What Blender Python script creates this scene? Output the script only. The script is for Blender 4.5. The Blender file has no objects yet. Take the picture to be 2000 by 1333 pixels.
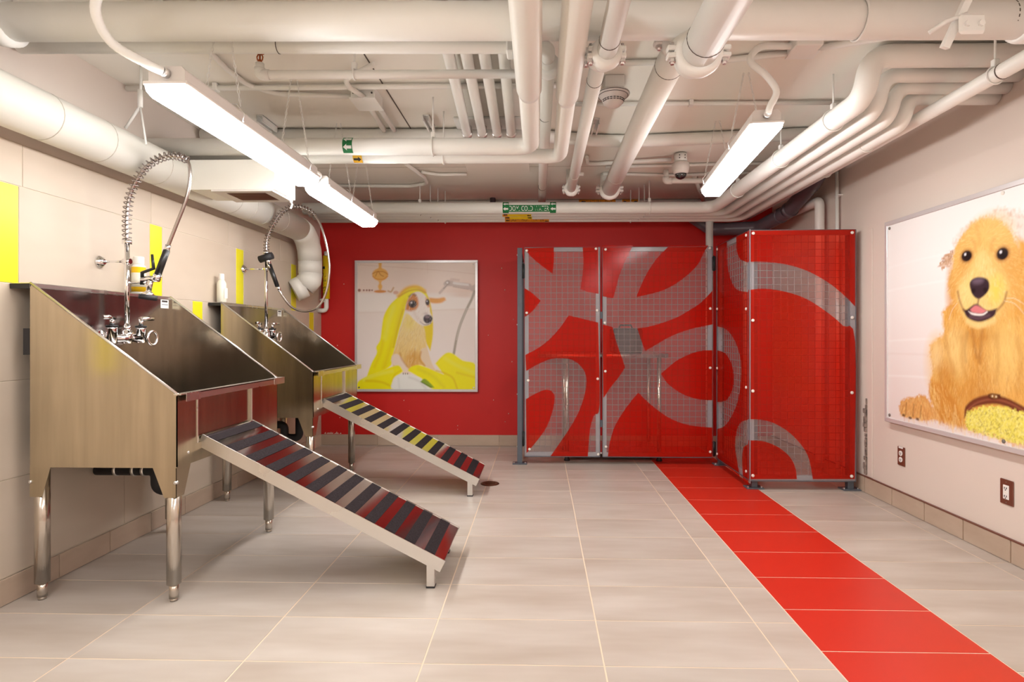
import bpy, bmesh, math, random
import numpy as np
from mathutils import Vector, Matrix
random.seed(7)
SC = bpy.context.scene
COL = SC.collection

# ---------------------------------------------------------------- camera, world, exposure
cam_data = bpy.data.cameras.new('camera'); cam = bpy.data.objects.new('camera', cam_data); COL.objects.link(cam)
cam.location = (0, 0, 1.114)
cam.rotation_euler = (math.pi/2, 0, 0.0254)
cam_data.sensor_width = 36.0; cam_data.lens = 20.158
cam_data.shift_x = -0.0129; cam_data.shift_y = -0.0063
cam_data.clip_start = 0.02
SC.camera = cam
world = bpy.data.worlds.new('world'); SC.world = world; world.use_nodes = True
world.node_tree.nodes['Background'].inputs[0].default_value = (0.9, 0.92, 1.0, 1)
world.node_tree.nodes['Background'].inputs[1].default_value = 0.2
SC.view_settings.view_transform = 'Standard'; SC.view_settings.look = 'None'
SC.view_settings.gamma = 1.0; SC.view_settings.use_curve_mapping = False
SC.view_settings.exposure = 1.52
SC.cycles.max_bounces = 6; SC.cycles.caustics_reflective = False; SC.cycles.adaptive_threshold = .03; SC.cycles.diffuse_bounces = 3; SC.cycles.glossy_bounces = 3
LAMP = 13.0            # radiance of the fluorescent diffusers

# room box (metres): camera stands at x=0,y=0
XL, XR, YB, YF, ZC = -2.205, 2.300, 5.735, -2.6, 2.45

# ---------------------------------------------------------------- helpers
def lin(r, g, b):
    f = lambda c: (c/255)/12.92 if c/255 <= .04045 else (((c/255)+.055)/1.055)**2.4
    return (f(r), f(g), f(b), 1)

MATS = {}
def mat(name, col, rough=.5, metal=0., spec=.5, noise=None, bump=None, coat=0., rand=0.):
    """principled; noise=(scale xyz, amount, colour2) adds mottling, bump=(scale, strength)"""
    if name in MATS: return MATS[name]
    m = bpy.data.materials.new(name); m.use_nodes = True
    nt = m.node_tree; b = nt.nodes['Principled BSDF']
    b.inputs['Base Color'].default_value = col; b.inputs['Roughness'].default_value = rough
    b.inputs['Metallic'].default_value = metal; b.inputs['Specular IOR Level'].default_value = spec
    b.inputs['Coat Weight'].default_value = coat
    if noise or bump:
        tc = nt.nodes.new('ShaderNodeTexCoord'); oi = nt.nodes.new('ShaderNodeObjectInfo')
        va = nt.nodes.new('ShaderNodeVectorMath'); va.operation = 'ADD'
        sc = nt.nodes.new('ShaderNodeVectorMath'); sc.operation = 'SCALE'
        cb = nt.nodes.new('ShaderNodeCombineXYZ')
        for i in range(3): nt.links.new(oi.outputs['Random'], cb.inputs[i])
        nt.links.new(cb.outputs[0], sc.inputs[0]); sc.inputs['Scale'].default_value = 37.0 if rand else 0.0
        nt.links.new(tc.outputs['Object'], va.inputs[0]); nt.links.new(sc.outputs[0], va.inputs[1])
        src = va.outputs[0]
    if noise:
        s, amt, c2 = noise
        mp = nt.nodes.new('ShaderNodeMapping'); mp.inputs['Scale'].default_value = s
        if len(noise) > 3: pass
        nz = nt.nodes.new('ShaderNodeTexNoise'); nz.inputs['Scale'].default_value = 1; nz.inputs['Detail'].default_value = 3
        nz.inputs['Roughness'].default_value = .62
        mx = nt.nodes.new('ShaderNodeMix'); mx.data_type = 'RGBA'
        rp = nt.nodes.new('ShaderNodeMapRange'); rp.inputs[1].default_value = .3; rp.inputs[2].default_value = .7
        rp.inputs[3].default_value = 0; rp.inputs[4].default_value = amt
        nt.links.new(src, mp.inputs[0]); nt.links.new(mp.outputs[0], nz.inputs[0])
        nt.links.new(nz.outputs[0], rp.inputs[0]); nt.links.new(rp.outputs[0], mx.inputs[0])
        mx.inputs[6].default_value = col; mx.inputs[7].default_value = c2
        nt.links.new(mx.outputs[2], b.inputs['Base Color'])
        if rand:
            hv = nt.nodes.new('ShaderNodeHueSaturation'); mr = nt.nodes.new('ShaderNodeMapRange')
            mr.inputs[3].default_value = 1-rand; mr.inputs[4].default_value = 1+rand
            nt.links.new(oi.outputs['Random'], mr.inputs[0]); nt.links.new(mr.outputs[0], hv.inputs['Value'])
            nt.links.new(mx.outputs[2], hv.inputs['Color']); nt.links.new(hv.outputs[0], b.inputs['Base Color'])
    if bump:
        n2 = nt.nodes.new('ShaderNodeTexNoise'); n2.inputs['Scale'].default_value = bump[0]; n2.inputs['Detail'].default_value = 4
        bp = nt.nodes.new('ShaderNodeBump'); bp.inputs['Strength'].default_value = bump[1]; bp.inputs['Distance'].default_value = .01
        nt.links.new(src, n2.inputs[0]); nt.links.new(n2.outputs[0], bp.inputs['Height']); nt.links.new(bp.outputs[0], b.inputs['Normal'])
    MATS[name] = m
    return m

def emis(name, col, strength):
    m = bpy.data.materials.new(name); m.use_nodes = True; b = m.node_tree.nodes['Principled BSDF']
    b.inputs['Base Color'].default_value = col; b.inputs['Emission Color'].default_value = col
    b.inputs['Emission Strength'].default_value = strength; MATS[name] = m
    return m

def see_through(name, col, opacity, tint, rough):
    m = bpy.data.materials.new(name); m.use_nodes = True; nt = m.node_tree
    b = nt.nodes['Principled BSDF']; out = nt.nodes['Material Output']
    b.inputs['Base Color'].default_value = col; b.inputs['Roughness'].default_value = rough
    tr = nt.nodes.new('ShaderNodeBsdfTransparent'); tr.inputs[0].default_value = tint
    mx = nt.nodes.new('ShaderNodeMixShader'); mx.inputs[0].default_value = opacity
    nt.links.new(tr.outputs[0], mx.inputs[1]); nt.links.new(b.outputs[0], mx.inputs[2])
    nt.links.new(mx.outputs[0], out.inputs['Surface']); MATS[name] = m
    return m

def steel(name, col, rough, streak=(3, 3, 90), amt=.25, grain=None):
    m = mat(name, col, rough, 1.0)
    nt = m.node_tree; b = nt.nodes['Principled BSDF']
    tc = nt.nodes.new('ShaderNodeTexCoord'); mp = nt.nodes.new('ShaderNodeMapping'); mp.inputs['Scale'].default_value = streak
    nz = nt.nodes.new('ShaderNodeTexNoise'); nz.inputs['Scale'].default_value = 1.0; nz.inputs['Detail'].default_value = 5
    mr = nt.nodes.new('ShaderNodeMapRange'); mr.inputs[1].default_value = .3; mr.inputs[2].default_value = .7
    mr.inputs[3].default_value = rough*(1-amt); mr.inputs[4].default_value = rough*(1+amt)
    nt.links.new(tc.outputs['Object'], mp.inputs[0]); nt.links.new(mp.outputs[0], nz.inputs[0])
    nt.links.new(nz.outputs[0], mr.inputs[0]); nt.links.new(mr.outputs[0], b.inputs['Roughness'])
    if grain:
        m3 = nt.nodes.new('ShaderNodeMapping'); m3.inputs['Scale'].default_value = grain
        n3 = nt.nodes.new('ShaderNodeTexNoise'); n3.inputs['Scale'].default_value = 1.0; n3.inputs['Detail'].default_value = 3
        mx = nt.nodes.new('ShaderNodeMix'); mx.data_type = 'RGBA'; r3 = nt.nodes.new('ShaderNodeMapRange')
        r3.inputs[1].default_value = .3; r3.inputs[2].default_value = .7
        mx.inputs[6].default_value = tuple(c*.86 for c in col[:3])+(1,); mx.inputs[7].default_value = tuple(c*1.10 for c in col[:3])+(1,)
        nt.links.new(tc.outputs['Object'], m3.inputs[0]); nt.links.new(m3.outputs[0], n3.inputs[0]); nt.links.new(n3.outputs[0], r3.inputs[0])
        nt.links.new(r3.outputs[0], mx.inputs[0]); nt.links.new(mx.outputs[2], b.inputs['Base Color'])
    return m

class MB:
    """collects geometry for ONE mesh object"""
    def __init__(s): s.bm = bmesh.new()
    def box(s, x0, x1, y0, y1, z0, z1, bev=0.):
        r = bmesh.ops.create_cube(s.bm, size=1.0); vs = r['verts']
        for v in vs:
            v.co = Vector(((x0+x1)/2 + v.co.x*(x1-x0), (y0+y1)/2 + v.co.y*(y1-y0), (z0+z1)/2 + v.co.z*(z1-z0)))
        if bev:
            es = list({e for v in vs for e in v.link_edges})
            bmesh.ops.bevel(s.bm, geom=es, offset=bev, segments=1, affect='EDGES')
        return s
    def prism(s, pts, axis, a0, a1):
        """polygon pts in the plane across axis, extruded a0..a1. axis x:(y,z) y:(x,z) z:(x,y)"""
        def P(p, a): return {'x': (a, p[0], p[1]), 'y': (p[0], a, p[1]), 'z': (p[0], p[1], a)}[axis]
        v0 = [s.bm.verts.new(P(p, a0)) for p in pts]; v1 = [s.bm.verts.new(P(p, a1)) for p in pts]
        n = len(pts); fs = [s.bm.faces.new(v0), s.bm.faces.new(v1[::-1])]
        for i in range(n): fs.append(s.bm.faces.new((v0[i], v1[i], v1[(i+1) % n], v0[(i+1) % n])))
        bmesh.ops.recalc_face_normals(s.bm, faces=fs)
        return s
    def tube(s, pts, r, seg=12, cap=True, smooth=True):
        pts = [Vector(p) for p in pts]; n = len(pts)
        rr = r if isinstance(r, (list, tuple)) else [r]*n
        tan = []
        for i in range(n):
            t = (pts[min(i+1, n-1)] - pts[max(i-1, 0)])
            tan.append(t.normalized() if t.length > 1e-9 else Vector((0, 0, 1)))
        u = tan[0].orthogonal().normalized(); rings = []
        for i in range(n):
            t = tan[i]; u = (u - t*u.dot(t)); u = u.normalized() if u.length > 1e-6 else t.orthogonal().normalized()
            w = t.cross(u); k = 1.0
            if 0 < i < n-1:
                d = (pts[i]-pts[i-1]).normalized().dot(t); k = 1.0/max(.6, d)
            rings.append([s.bm.verts.new(pts[i] + (u*math.cos(a)+w*math.sin(a))*rr[i]) for a in [2*math.pi*j/seg for j in range(seg)]])
        for i in range(n-1):
            for j in range(seg):
                f = s.bm.faces.new((rings[i][j], rings[i][(j+1) % seg], rings[i+1][(j+1) % seg], rings[i+1][j])); f.smooth = smooth
        if cap:
            s.bm.faces.new(rings[0][::-1]); s.bm.faces.new(rings[-1])
        return s
    def cyl(s, a, b, r, seg=16, r2=None, smooth=True):
        return s.tube([a, b], [r, r if r2 is None else r2], seg, True, smooth)
    def sphere(s, c, r, sx=1, sy=1, sz=1, seg=16):
        q = bmesh.ops.create_uvsphere(s.bm, u_segments=seg, v_segments=max(6, seg//2), radius=r)
        for v in q['verts']: v.co = Vector((c[0]+v.co.x*sx, c[1]+v.co.y*sy, c[2]+v.co.z*sz))
        for f in {f for v in q['verts'] for f in v.link_faces}: f.smooth = True
        return s
    def lathe(s, prof, c, axis='z', seg=24, smooth=True):
        """prof: (radius, height) list around axis through c"""
        rings = []
        for r, h in prof:
            ring = []
            for j in range(seg):
                a = 2*math.pi*j/seg; x, y = r*math.cos(a), r*math.sin(a)
                p = {'z': (x, y, h), 'y': (x, h, y), 'x': (h, x, y)}[axis]
                ring.append(s.bm.verts.new((c[0]+p[0], c[1]+p[1], c[2]+p[2])))
            rings.append(ring)
        fs = []
        for i in range(len(rings)-1):
            for j in range(seg):
                f = s.bm.faces.new((rings[i][j], rings[i][(j+1) % seg], rings[i+1][(j+1) % seg], rings[i+1][j])); f.smooth = smooth; fs.append(f)
        fs.append(s.bm.faces.new(rings[0])); fs.append(s.bm.faces.new(rings[-1]))
        bmesh.ops.recalc_face_normals(s.bm, faces=fs)
        return s
    def torus(s, c, R, r, axis='z', seg=24, sub=8):
        pts = []
        rings = []
        for i in range(seg):
            a = 2*math.pi*i/seg; ring = []
            for j in range(sub):
                b = 2*math.pi*j/sub; q = R + r*math.cos(b); h = r*math.sin(b)
                x, y = q*math.cos(a), q*math.sin(a)
                p = {'z': (x, y, h), 'y': (x, h, y), 'x': (h, x, y)}[axis]
                ring.append(s.bm.verts.new((c[0]+p[0], c[1]+p[1], c[2]+p[2])))
            rings.append(ring)
        fs = []
        for i in range(seg):
            for j in range(sub):
                f = s.bm.faces.new((rings[i][j], rings[i][(j+1) % sub], rings[(i+1) % seg][(j+1) % sub], rings[(i+1) % seg][j])); f.smooth = True; fs.append(f)
        bmesh.ops.recalc_face_normals(s.bm, faces=fs)
        return s
    def mesh(s, name):
        me = bpy.data.meshes.new(name); s.bm.to_mesh(me); s.bm.free()
        return me
    def build(s, name, m, parent=None):
        return put(name, s.mesh(name), m, parent)

def put(name, me, m, parent=None, loc=None):
    o = bpy.data.objects.new(name, me); COL.objects.link(o)
    if m is not None and not me.materials: me.materials.append(MATS[m] if isinstance(m, str) else m)
    if parent is not None: o.parent = parent
    if loc is not None: o.location = loc
    return o

def tag(o, label=None, cat=None, group=None, kind=None):
    if label: o['label'] = label
    if cat: o['category'] = cat
    if group: o['group'] = group
    if kind: o['kind'] = kind
    return o

def thing(name, loc, label, cat, group=None):
    """an empty at the thing's base; parts are modelled in world metres and shifted back under it"""
    o = bpy.data.objects.new(name, None); COL.objects.link(o); o.empty_display_size = .05
    o.location = loc
    return tag(o, label, cat, group)

def shift_parts(root):
    """parts were built in world coordinates: give them coordinates relative to their thing"""
    off = Vector(root.location)
    done = set()
    def walk(o):
        for ch in [c for c in bpy.data.objects if c.parent == o]:
            if ch.data and ch.data.name not in done and ch.type == 'MESH':
                ch.data.transform(Matrix.Translation(-off)); done.add(ch.data.name)
            walk(ch)
    walk(root)
    return root

def copy_tree(o, parent=None):
    c = o.copy(); COL.objects.link(c); c.parent = parent
    for ch in [q for q in bpy.data.objects if q.parent == o]: copy_tree(ch, c)
    return c

def fillet(pts, rad, n=6):
    pts = [Vector(p) for p in pts]; out = [pts[0]]
    for i in range(1, len(pts)-1):
        a, b, c = pts[i-1], pts[i], pts[i+1]
        d1, d2 = (a-b), (c-b); r = rad[i-1] if isinstance(rad, (list, tuple)) else rad
        ang = d1.angle(d2)
        t = min(r/math.tan(ang/2) if ang > .01 else 0, d1.length*.49, d2.length*.49)
        p1, p2 = b+d1.normalized()*t, b+d2.normalized()*t
        for k in range(n+1):
            u = k/n
            out.append(p1*(1-u)**2 + b*2*u*(1-u) + p2*u*u)
    out.append(pts[-1])
    return out

def smooth_path(pts, n=8):
    pts = [Vector(p) for p in pts]; q = [pts[0]*2-pts[1]] + pts + [pts[-1]*2-pts[-2]]; out = []
    for i in range(1, len(q)-2):
        a, b, c, d = q[i-1], q[i], q[i+1], q[i+2]
        for k in range(n):
            t = k/n
            out.append(.5*((2*b)+(c-a)*t+(2*a-5*b+4*c-d)*t*t+(3*b-a-3*c+d)*t**3))
    out.append(pts[-1])
    return out

def smooth_poly(pts, sharp=55, n=4):
    """closed 2d outline: rounds gentle corners, keeps the sharp ones"""
    P = [Vector((p[0], p[1])) for p in pts]; N = len(P); keep = []
    for i in range(N):
        a, b = P[i]-P[i-1], P[(i+1) % N]-P[i]
        keep.append(math.degrees(a.angle(b)) > sharp if a.length > 1e-6 and b.length > 1e-6 else True)
    out = []
    for i in range(N):
        p0, p1, p2, p3 = P[i-1], P[i], P[(i+1) % N], P[(i+2) % N]
        if keep[i]: p0 = p1*2-p2 if not keep[(i+1) % N] else p1
        if keep[(i+1) % N]: p3 = p2*2-p1 if not keep[i] else p2
        if keep[i] and keep[(i+1) % N]:
            out.append(tuple(p1)); continue
        for k in range(n):
            t = k/n
            out.append(tuple(.5*((2*p1)+(p2-p0)*t+(2*p0-5*p1+4*p2-p3)*t*t+(3*p1-p0-3*p2+p3)*t**3)))
    return out

def text_flat(body, width, height):
    """lettering as a flat mesh in x/y, origin at the lower left, fitted to width x height"""
    cu = bpy.data.curves.new('lettering', 'FONT'); cu.body = body; cu.size = 1.0; cu.resolution_u = 3
    ob = bpy.data.objects.new('lettering', cu); COL.objects.link(ob)
    dg = bpy.context.evaluated_depsgraph_get()
    me = bpy.data.meshes.new_from_object(ob.evaluated_get(dg)); bpy.data.objects.remove(ob)
    co = np.array([v.co[:] for v in me.vertices]); lo, hi = co.min(0), co.max(0)
    for v in me.vertices:
        v.co.x = (v.co.x-lo[0])/(hi[0]-lo[0])*width; v.co.y = (v.co.y-lo[1])/(hi[1]-lo[1])*height; v.co.z = 0
    return me

def rivet(parent, c, n, r=.009, h=.006, m='bolt_white', name='bolt'):
    c, n = Vector(c), Vector(n).normalized()
    return MB().tube([c, c+n*h*.6, c+n*h], [r, r, r*.6], 12).build(name, m, parent)

# ---------------------------------------------------------------- materials
WHITE = mat('pipe_paint', lin(248, 246, 240), .42, noise=((6, 6, 6), .25, lin(243, 239, 231)))
mat('duct_paint', lin(246, 243, 234), .5, noise=((2, 2, 2), .3, lin(228, 222, 208)))
mat('clamp_paint', lin(247, 245, 240), .4)
mat('ceiling_paint', lin(249, 244, 234), .8, noise=((1.2, 1.2, 1.2), .5, lin(243, 236, 222)))
mat('wall_paint', lin(230, 216, 205), .65, noise=((1.5, 1.5, 1.5), .3, lin(224, 209, 198)))
mat('wall_red', lin(206, 24, 20), .5, noise=((1.5, 1.5, 1.5), .35, lin(190, 18, 16)))
mat('wall_scuff', lin(226, 205, 190), .8)
mat('grout', lin(232, 210, 186), .9)
mat('grout_wall', lin(226, 214, 196), .9)
mat('floor_tile', lin(202, 191, 182), .33, spec=.45, noise=((1.3, 5.5, 1.3), .9, lin(178, 163, 150)), rand=.035)
mat('red_tile', lin(208, 46, 28), .36, noise=((5, 5, 5), .3, lin(198, 40, 24)), rand=.02)
mat('base_tile', lin(198, 176, 156), .5, noise=((4, 4, 10), .6, lin(180, 156, 136)), rand=.05)
mat('wall_tile', lin(214, 198, 180), .42, noise=((.9, .9, 2.6), .7, lin(198, 180, 160)), rand=.03)
mat('yellow_tile', lin(236, 224, 40), .35)
steel('steel_brushed', (.53, .455, .335, 1), .21, (3, 3, 1), .12, (22, 22, 1.6))
steel('steel_inner_shaded', (.36, .32, .305, 1), .22, (2, 2, 3), .15, (16, 16, 1.4))  # tub steel again, darkened: interior shade and dark reflections put into its colour
steel('steel_tread', (.60, .56, .53, 1), .11, (2, 2, 2), .1)
steel('steel_leg', (.60, .55, .49, 1), .2, (2, 2, 2))
steel('steel_light', (.74, .72, .69, 1), .3, (2, 2, 2))
mat('chrome', (.86, .86, .87, 1), .06, 1.0)
mat('chrome_hose', (.50, .45, .43, 1), .22, 1.0)
mat('spring_steel', (.40, .36, .35, 1), .14, 1.0)
mat('aluminium', (.82, .81, .81, 1), .3, 1.0)
mat('black_plastic', lin(28, 27, 28), .4)
mat('black_rubber', lin(34, 33, 36), .6)
mat('grip_tape', lin(44, 37, 38), .9, spec=.0, noise=((160, 160, 160), .9, lin(62, 56, 58)))
mat('frame_grey', lin(92, 97, 106), .45, noise=((30, 30, 30), .3, lin(80, 84, 92)))
mat('frame_silver', lin(150, 152, 158), .4)
mat('bolt_white', lin(240, 234, 226), .3)
mat('bolt_dark', lin(120, 112, 105), .4)
mat('mesh_wire', lin(134, 126, 124), .45)
mat('plate_brown', lin(112, 62, 46), .35)
mat('socket_white', lin(244, 242, 238), .35)
mat('slot_dark', lin(60, 52, 50), .6)
mat('sprinkler_bronze', lin(176, 92, 44), .35, .7)
mat('pvc_grey', lin(98, 88, 96), .3)
mat('green_label', lin(20, 120, 64), .45)
mat('yellow_label', lin(246, 192, 30), .45)
mat('orange_label', lin(232, 150, 30), .45)
mat('bright_yellow_label', lin(248, 214, 20), .45)
mat('white_ink', lin(248, 248, 244), .5)
mat('black_ink', lin(28, 22, 20), .5)
mat('grey_ink', lin(150, 150, 156), .5)
mat('dome_black', lin(22, 22, 26), .08, coat=1.)
mat('bottle_white', lin(242, 240, 232), .35)
mat('bottle_cream', lin(236, 232, 214), .4)
mat('bottle_yellow', lin(244, 196, 24), .4)
mat('seam_dark', lin(96, 84, 76), .8)
mat('seam_soft', lin(206, 198, 184), .7)
mat('raw_plaster', lin(176, 158, 146), .9, noise=((40, 40, 25), 1., lin(70, 60, 58)))
mat('drain_metal', lin(92, 58, 40), .5, .6)
mat('light_housing', lin(232, 224, 218), .5)
emis('diffuser', (1.0, .992, .978, 1), LAMP)
see_through('acrylic', lin(244, 226, 224), .07, (.99, .985, .985, 1), .12)
see_through('red_film', lin(238, 46, 30), .24, (1, .17, .105, 1), .16)

# ================================================================ the room
def struct(name, mb, m): return tag(mb.build(name, m), kind='structure')

floor = struct('floor', MB().box(XL-.1, XR+.1, YF, YB+.1, -.1, -.0012), 'grout')
ceiling = struct('ceiling', MB().box(XL-.1, XR+.1, YF, YB+.1, ZC, ZC+.12), 'ceiling_paint')
wall_left = struct('wall_left', MB().box(XL-.14, XL-.012, YF, YB+.1, 0, ZC), 'wall_paint')
wall_right = struct('wall_right', MB().box(XR, XR+.12, YF, YB+.1, 0, ZC), 'wall_paint')
wall_back = struct('wall_back', MB().box(XL-.012, XR, YB, YB+.1, 0, ZC), 'wall_red')
wall_front = struct('wall_front', MB().box(XL-.1, XR+.1, YF-.1, YF, 0, ZC), 'wall_paint')

# pale scuffs and chips on the red wall
rs = random.Random(3)
for i in range(26):
    x, z = rs.uniform(-2.1, -.2), rs.choice([rs.uniform(.14, .5), rs.uniform(.2, 1.9)])
    r = rs.uniform(.0025, .006)
    MB().cyl((x, YB+.001, z), (x+.002, YB-.0015, z), r, 7).build('paint_chip', 'wall_scuff', wall_back)
for i in range(9):
    x = -2.17 + i*.018 + rs.uniform(-.01, .01); h = rs.uniform(.006, .028)
    MB().prism([(x, .112), (x+.02, .112), (x+.014, .114+h)], 'y', YB+.001, YB-.0012).build('paint_chip', 'wall_scuff', wall_back)

# floor tiles: 0.61 x 0.305 pieces, a strip of red ones, cut pieces along the walls
TD, Y0 = .308, 1.931
_tile_mesh = {}
def tile(w, d, m):
    k = (round(w, 3), round(d, 3), m)
    if k not in _tile_mesh:
        b = MB(); g = .0021; c = .0008
        v = [b.bm.verts.new(p) for p in ((-w/2+g, -d/2+g, -.008), (w/2-g, -d/2+g, -.008), (w/2-g, d/2-g, -.008), (-w/2+g, d/2-g, -.008),
             (-w/2+g+c, -d/2+g+c, 0), (w/2-g-c, -d/2+g+c, 0), (w/2-g-c, d/2-g-c, 0), (-w/2+g+c, d/2-g-c, 0))]
        for q in ((4, 5, 6, 7), (0, 1, 5, 4), (1, 2, 6, 5), (2, 3, 7, 6), (3, 0, 4, 7)): b.bm.faces.new([v[i] for i in q])
        me = b.mesh('tile'); me.materials.append(MATS[m]); _tile_mesh[k] = me
    return _tile_mesh[k]
cols = [XL, -1.622, -1.009, -.396, .217, .830, .988]
for k in range(-6, 13):
    y0, y1 = Y0+k*TD, min(Y0+(k+1)*TD, YB)
    for a, b_ in list(zip(cols[:-1], cols[1:])) + [(1.573, 2.188), (2.188, XR)]:
        put('tile', tile(b_-a, y1-y0, 'floor_tile'), None, floor, ((a+b_)/2, (y0+y1)/2, 0))
for k in range(-6, 13):
    y0, y1 = Y0+(k+.36)*TD, min(Y0+(k+1.36)*TD, YB)
    if y1-y0 < .02: continue
    put('tile', tile(1.573-.988, y1-y0, 'red_tile'), None, floor, ((.988+1.573)/2, (y0+y1)/2, 0))
# plain floor behind the camera
MB().box(XL, XR, YF, Y0-6*TD-.01, -.008, 0).build('floor_slab', 'floor_tile', floor)

# left wall tiles with narrow yellow inserts
def wtile(y0, y1, z0, z1, m):
    k = (round(y1-y0, 3), round(z1-z0, 3), m)
    if k not in _tile_mesh:
        w, h = k[0], k[1]; g = .0016; b = MB(); b.box(-.013, 0, -w/2+g, w/2-g, -h/2+g, h/2-g, .0012)
        me = b.mesh('tile'); me.materials.append(MATS[m]); _tile_mesh[k] = me
    return put('tile', _tile_mesh[k], None, wall_left, (XL, (y0+y1)/2, (z0+z1)/2))
struct_grout = MB().box(XL-.0125, XL-.003, YF, YB, 0, 1.925).build('grout_bed', 'grout_wall', wall_left)
zr = [.108, .512, .920, 1.329, 1.743, 1.925]
YE = YB
def run(z0, z1, joints, yellow=None):
    pts = [y for y in joints if -.6 < y < YE]
    for y0, y1 in zip([max(-.7, pts[0]-.8)]+pts, pts+[YE]):
        if y1-y0 < .02: continue
        wtile(y0, y1, z0, z1, 'yellow_tile' if yellow and abs((y1-y0)-.10) < .012 else 'wall_tile')
run(zr[0], zr[1], [.56+.81*i for i in range(7)])
run(zr[1], zr[2], [.19+.81*i for i in range(8)])
j2 = sorted([q for i in range(7) for q in (-.097+.922*i, .008+.922*i)]); run(zr[2], zr[3], j2, True)
j3 = sorted([q for i in range(7) for q in (-.498+.922*i, -.394+.922*i)]); run(zr[3], zr[4], j3, True)
run(zr[4], zr[5], [-.04+.81*i for i in range(8)])

# tiled baseboards
bb_l = struct('baseboard_left', MB().box(XL-.002, XL+.004, YF, YB, 0, .104), 'grout')
for i in range(-2, 13):
    y0 = 1.638+(i-1)*.310; y1 = min(y0+.308, YB)
    MB().box(XL, XL+.010, y0+.001, y1-.001, .002, .107, .001).build('tile', 'base_tile', bb_l)
bb_r = struct('baseboard_right', MB().box(XR-.004, XR+.002, YF, YB, 0, .110), 'grout')
for i in range(-2, 14):
    y0 = 1.595+(i-1)*.314; y1 = min(y0+.308, YB)
    MB().box(XR-.011, XR, y0+.001, y1-.001, .002, .112, .001).build('tile', 'base_tile', bb_r)
MB().box(XR-.014, XR+.001, YF, YB, .112, .118).build('edge_strip', 'plate_brown', bb_r)
bb_b = struct('baseboard_back', MB().box(XL, XR, YB-.004, YB+.002, 0, .104), 'grout')
for i in range(8):
    x0 = -2.205+(-.035)+i*.611; x1 = min(x0+.611, XR)
    MB().box(max(x0, XL)+.001, x1-.001, YB-.010, YB, .002, .107, .001).build('tile', 'base_tile', bb_b)

# ridge of thick paint and torn plaster on the right wall beside the kennel
trim1 = struct('trim_1', MB().box(XR-.005, XR, 4.02, 4.075, .12, 1.85, .002), 'wall_paint')
tb = MB(); rs = random.Random(5)
for i in range(16):
    z = .13+i*.033; w = rs.uniform(.012, .04)
    tb.box(XR-.006-rs.uniform(0, .008), XR-.001, 4.085, 4.085+w, z, z+rs.uniform(.025, .05), .003)
tb.build('torn_plaster', 'raw_plaster', trim1)
# formwork seams and a patch plate on the ceiling
trim2 = struct('trim_2', MB().box(-.838, -.832, 2.3, 4.3, ZC-.003, ZC+.001), 'seam_dark')
MB().box(-2.2, 2.2, 4.55, 4.556, ZC-.002, ZC+.001).build('ceiling_seam', 'seam_soft', trim2)
MB().box(.60, .606, 2.3, 5.7, ZC-.0015, ZC+.001).build('ceiling_seam', 'seam_soft', trim2)
tag(MB().box(-.58, -.08, 4.33, 4.62, ZC-.02, ZC-.001, .003).build('cover_plate', 'ceiling_paint'), 'flat white cover plate on the ceiling behind the elbowed pipes', 'plate')

# ================================================================ fluorescent fixtures
def fixture(p0, p1, label, chains=True, conduit=None, end_conduit=None):
    """vapour-tight fixture: p0 near end (flange level), p1 far end"""
    p0, p1 = Vector(p0), Vector(p1); d = (p1-p0); L = d.length; d.normalize()
    t = thing('fluorescent_light', p0, label, 'ceiling light', 'fluorescent fixtures hung on chains')
    rz = math.atan2(d.y, d.x)-math.pi/2
    t.rotation_euler = (math.asin(d.z), 0, rz)
    hw = .063
    MB().prism([(-hw, 0), (hw, 0), (hw, .040), (hw-.012, .054), (-hw+.012, .054), (-hw, .040)], 'y', .012, L-.012).build('housing', 'light_housing', t)
    MB().box(-.0765, .0765, 0, L, -.012, .002, .003).build('flange', 'light_housing', t)
    MB().prism([(-.071, -.0125), (.071, -.0125), (.066, -.032), (.045, -.056), (-.045, -.056), (-.066, -.032)], 'y', .005, L-.005).build('diffuser', 'diffuser', t)
    for y in (.35, L-.16):
        MB().tube([(-.085, y, -.010), (-.09, y, .02), (-.06, y, .06), (0, y, .066), (.06, y, .06), (.09, y, .02), (.085, y, -.01)], .003, 6).build('hanger_clip', 'aluminium', t)
        if chains:
            zc = ZC - (p0+d*y).z - .002
            for s in (-1, 1):
                b = MB(); a, c = Vector((s*.075, y, .05)), Vector((s*.012, y, zc)); n = int((c-a).length/.017)
                for i in range(n):
                    m_ = a.lerp(c, (i+.5)/n); dr = (c-a).normalized()
                    o = dr.orthogonal().normalized() if i % 2 else dr.cross(dr.orthogonal()).normalized()
                    loop = [m_+dr*(.011*math.cos(q))+o*(.0045*math.sin(q)) for q in [2*math.pi*k/8 for k in range(9)]]
                    b.tube(loop, .0013, 4, False)
                b.build('chain', 'clamp_paint', t)
    if end_conduit:
        MB().cyl((0, .012, .028), (0, -.012, .028), .016, 14).build('conduit_fitting', 'aluminium', t)
    return t

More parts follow.
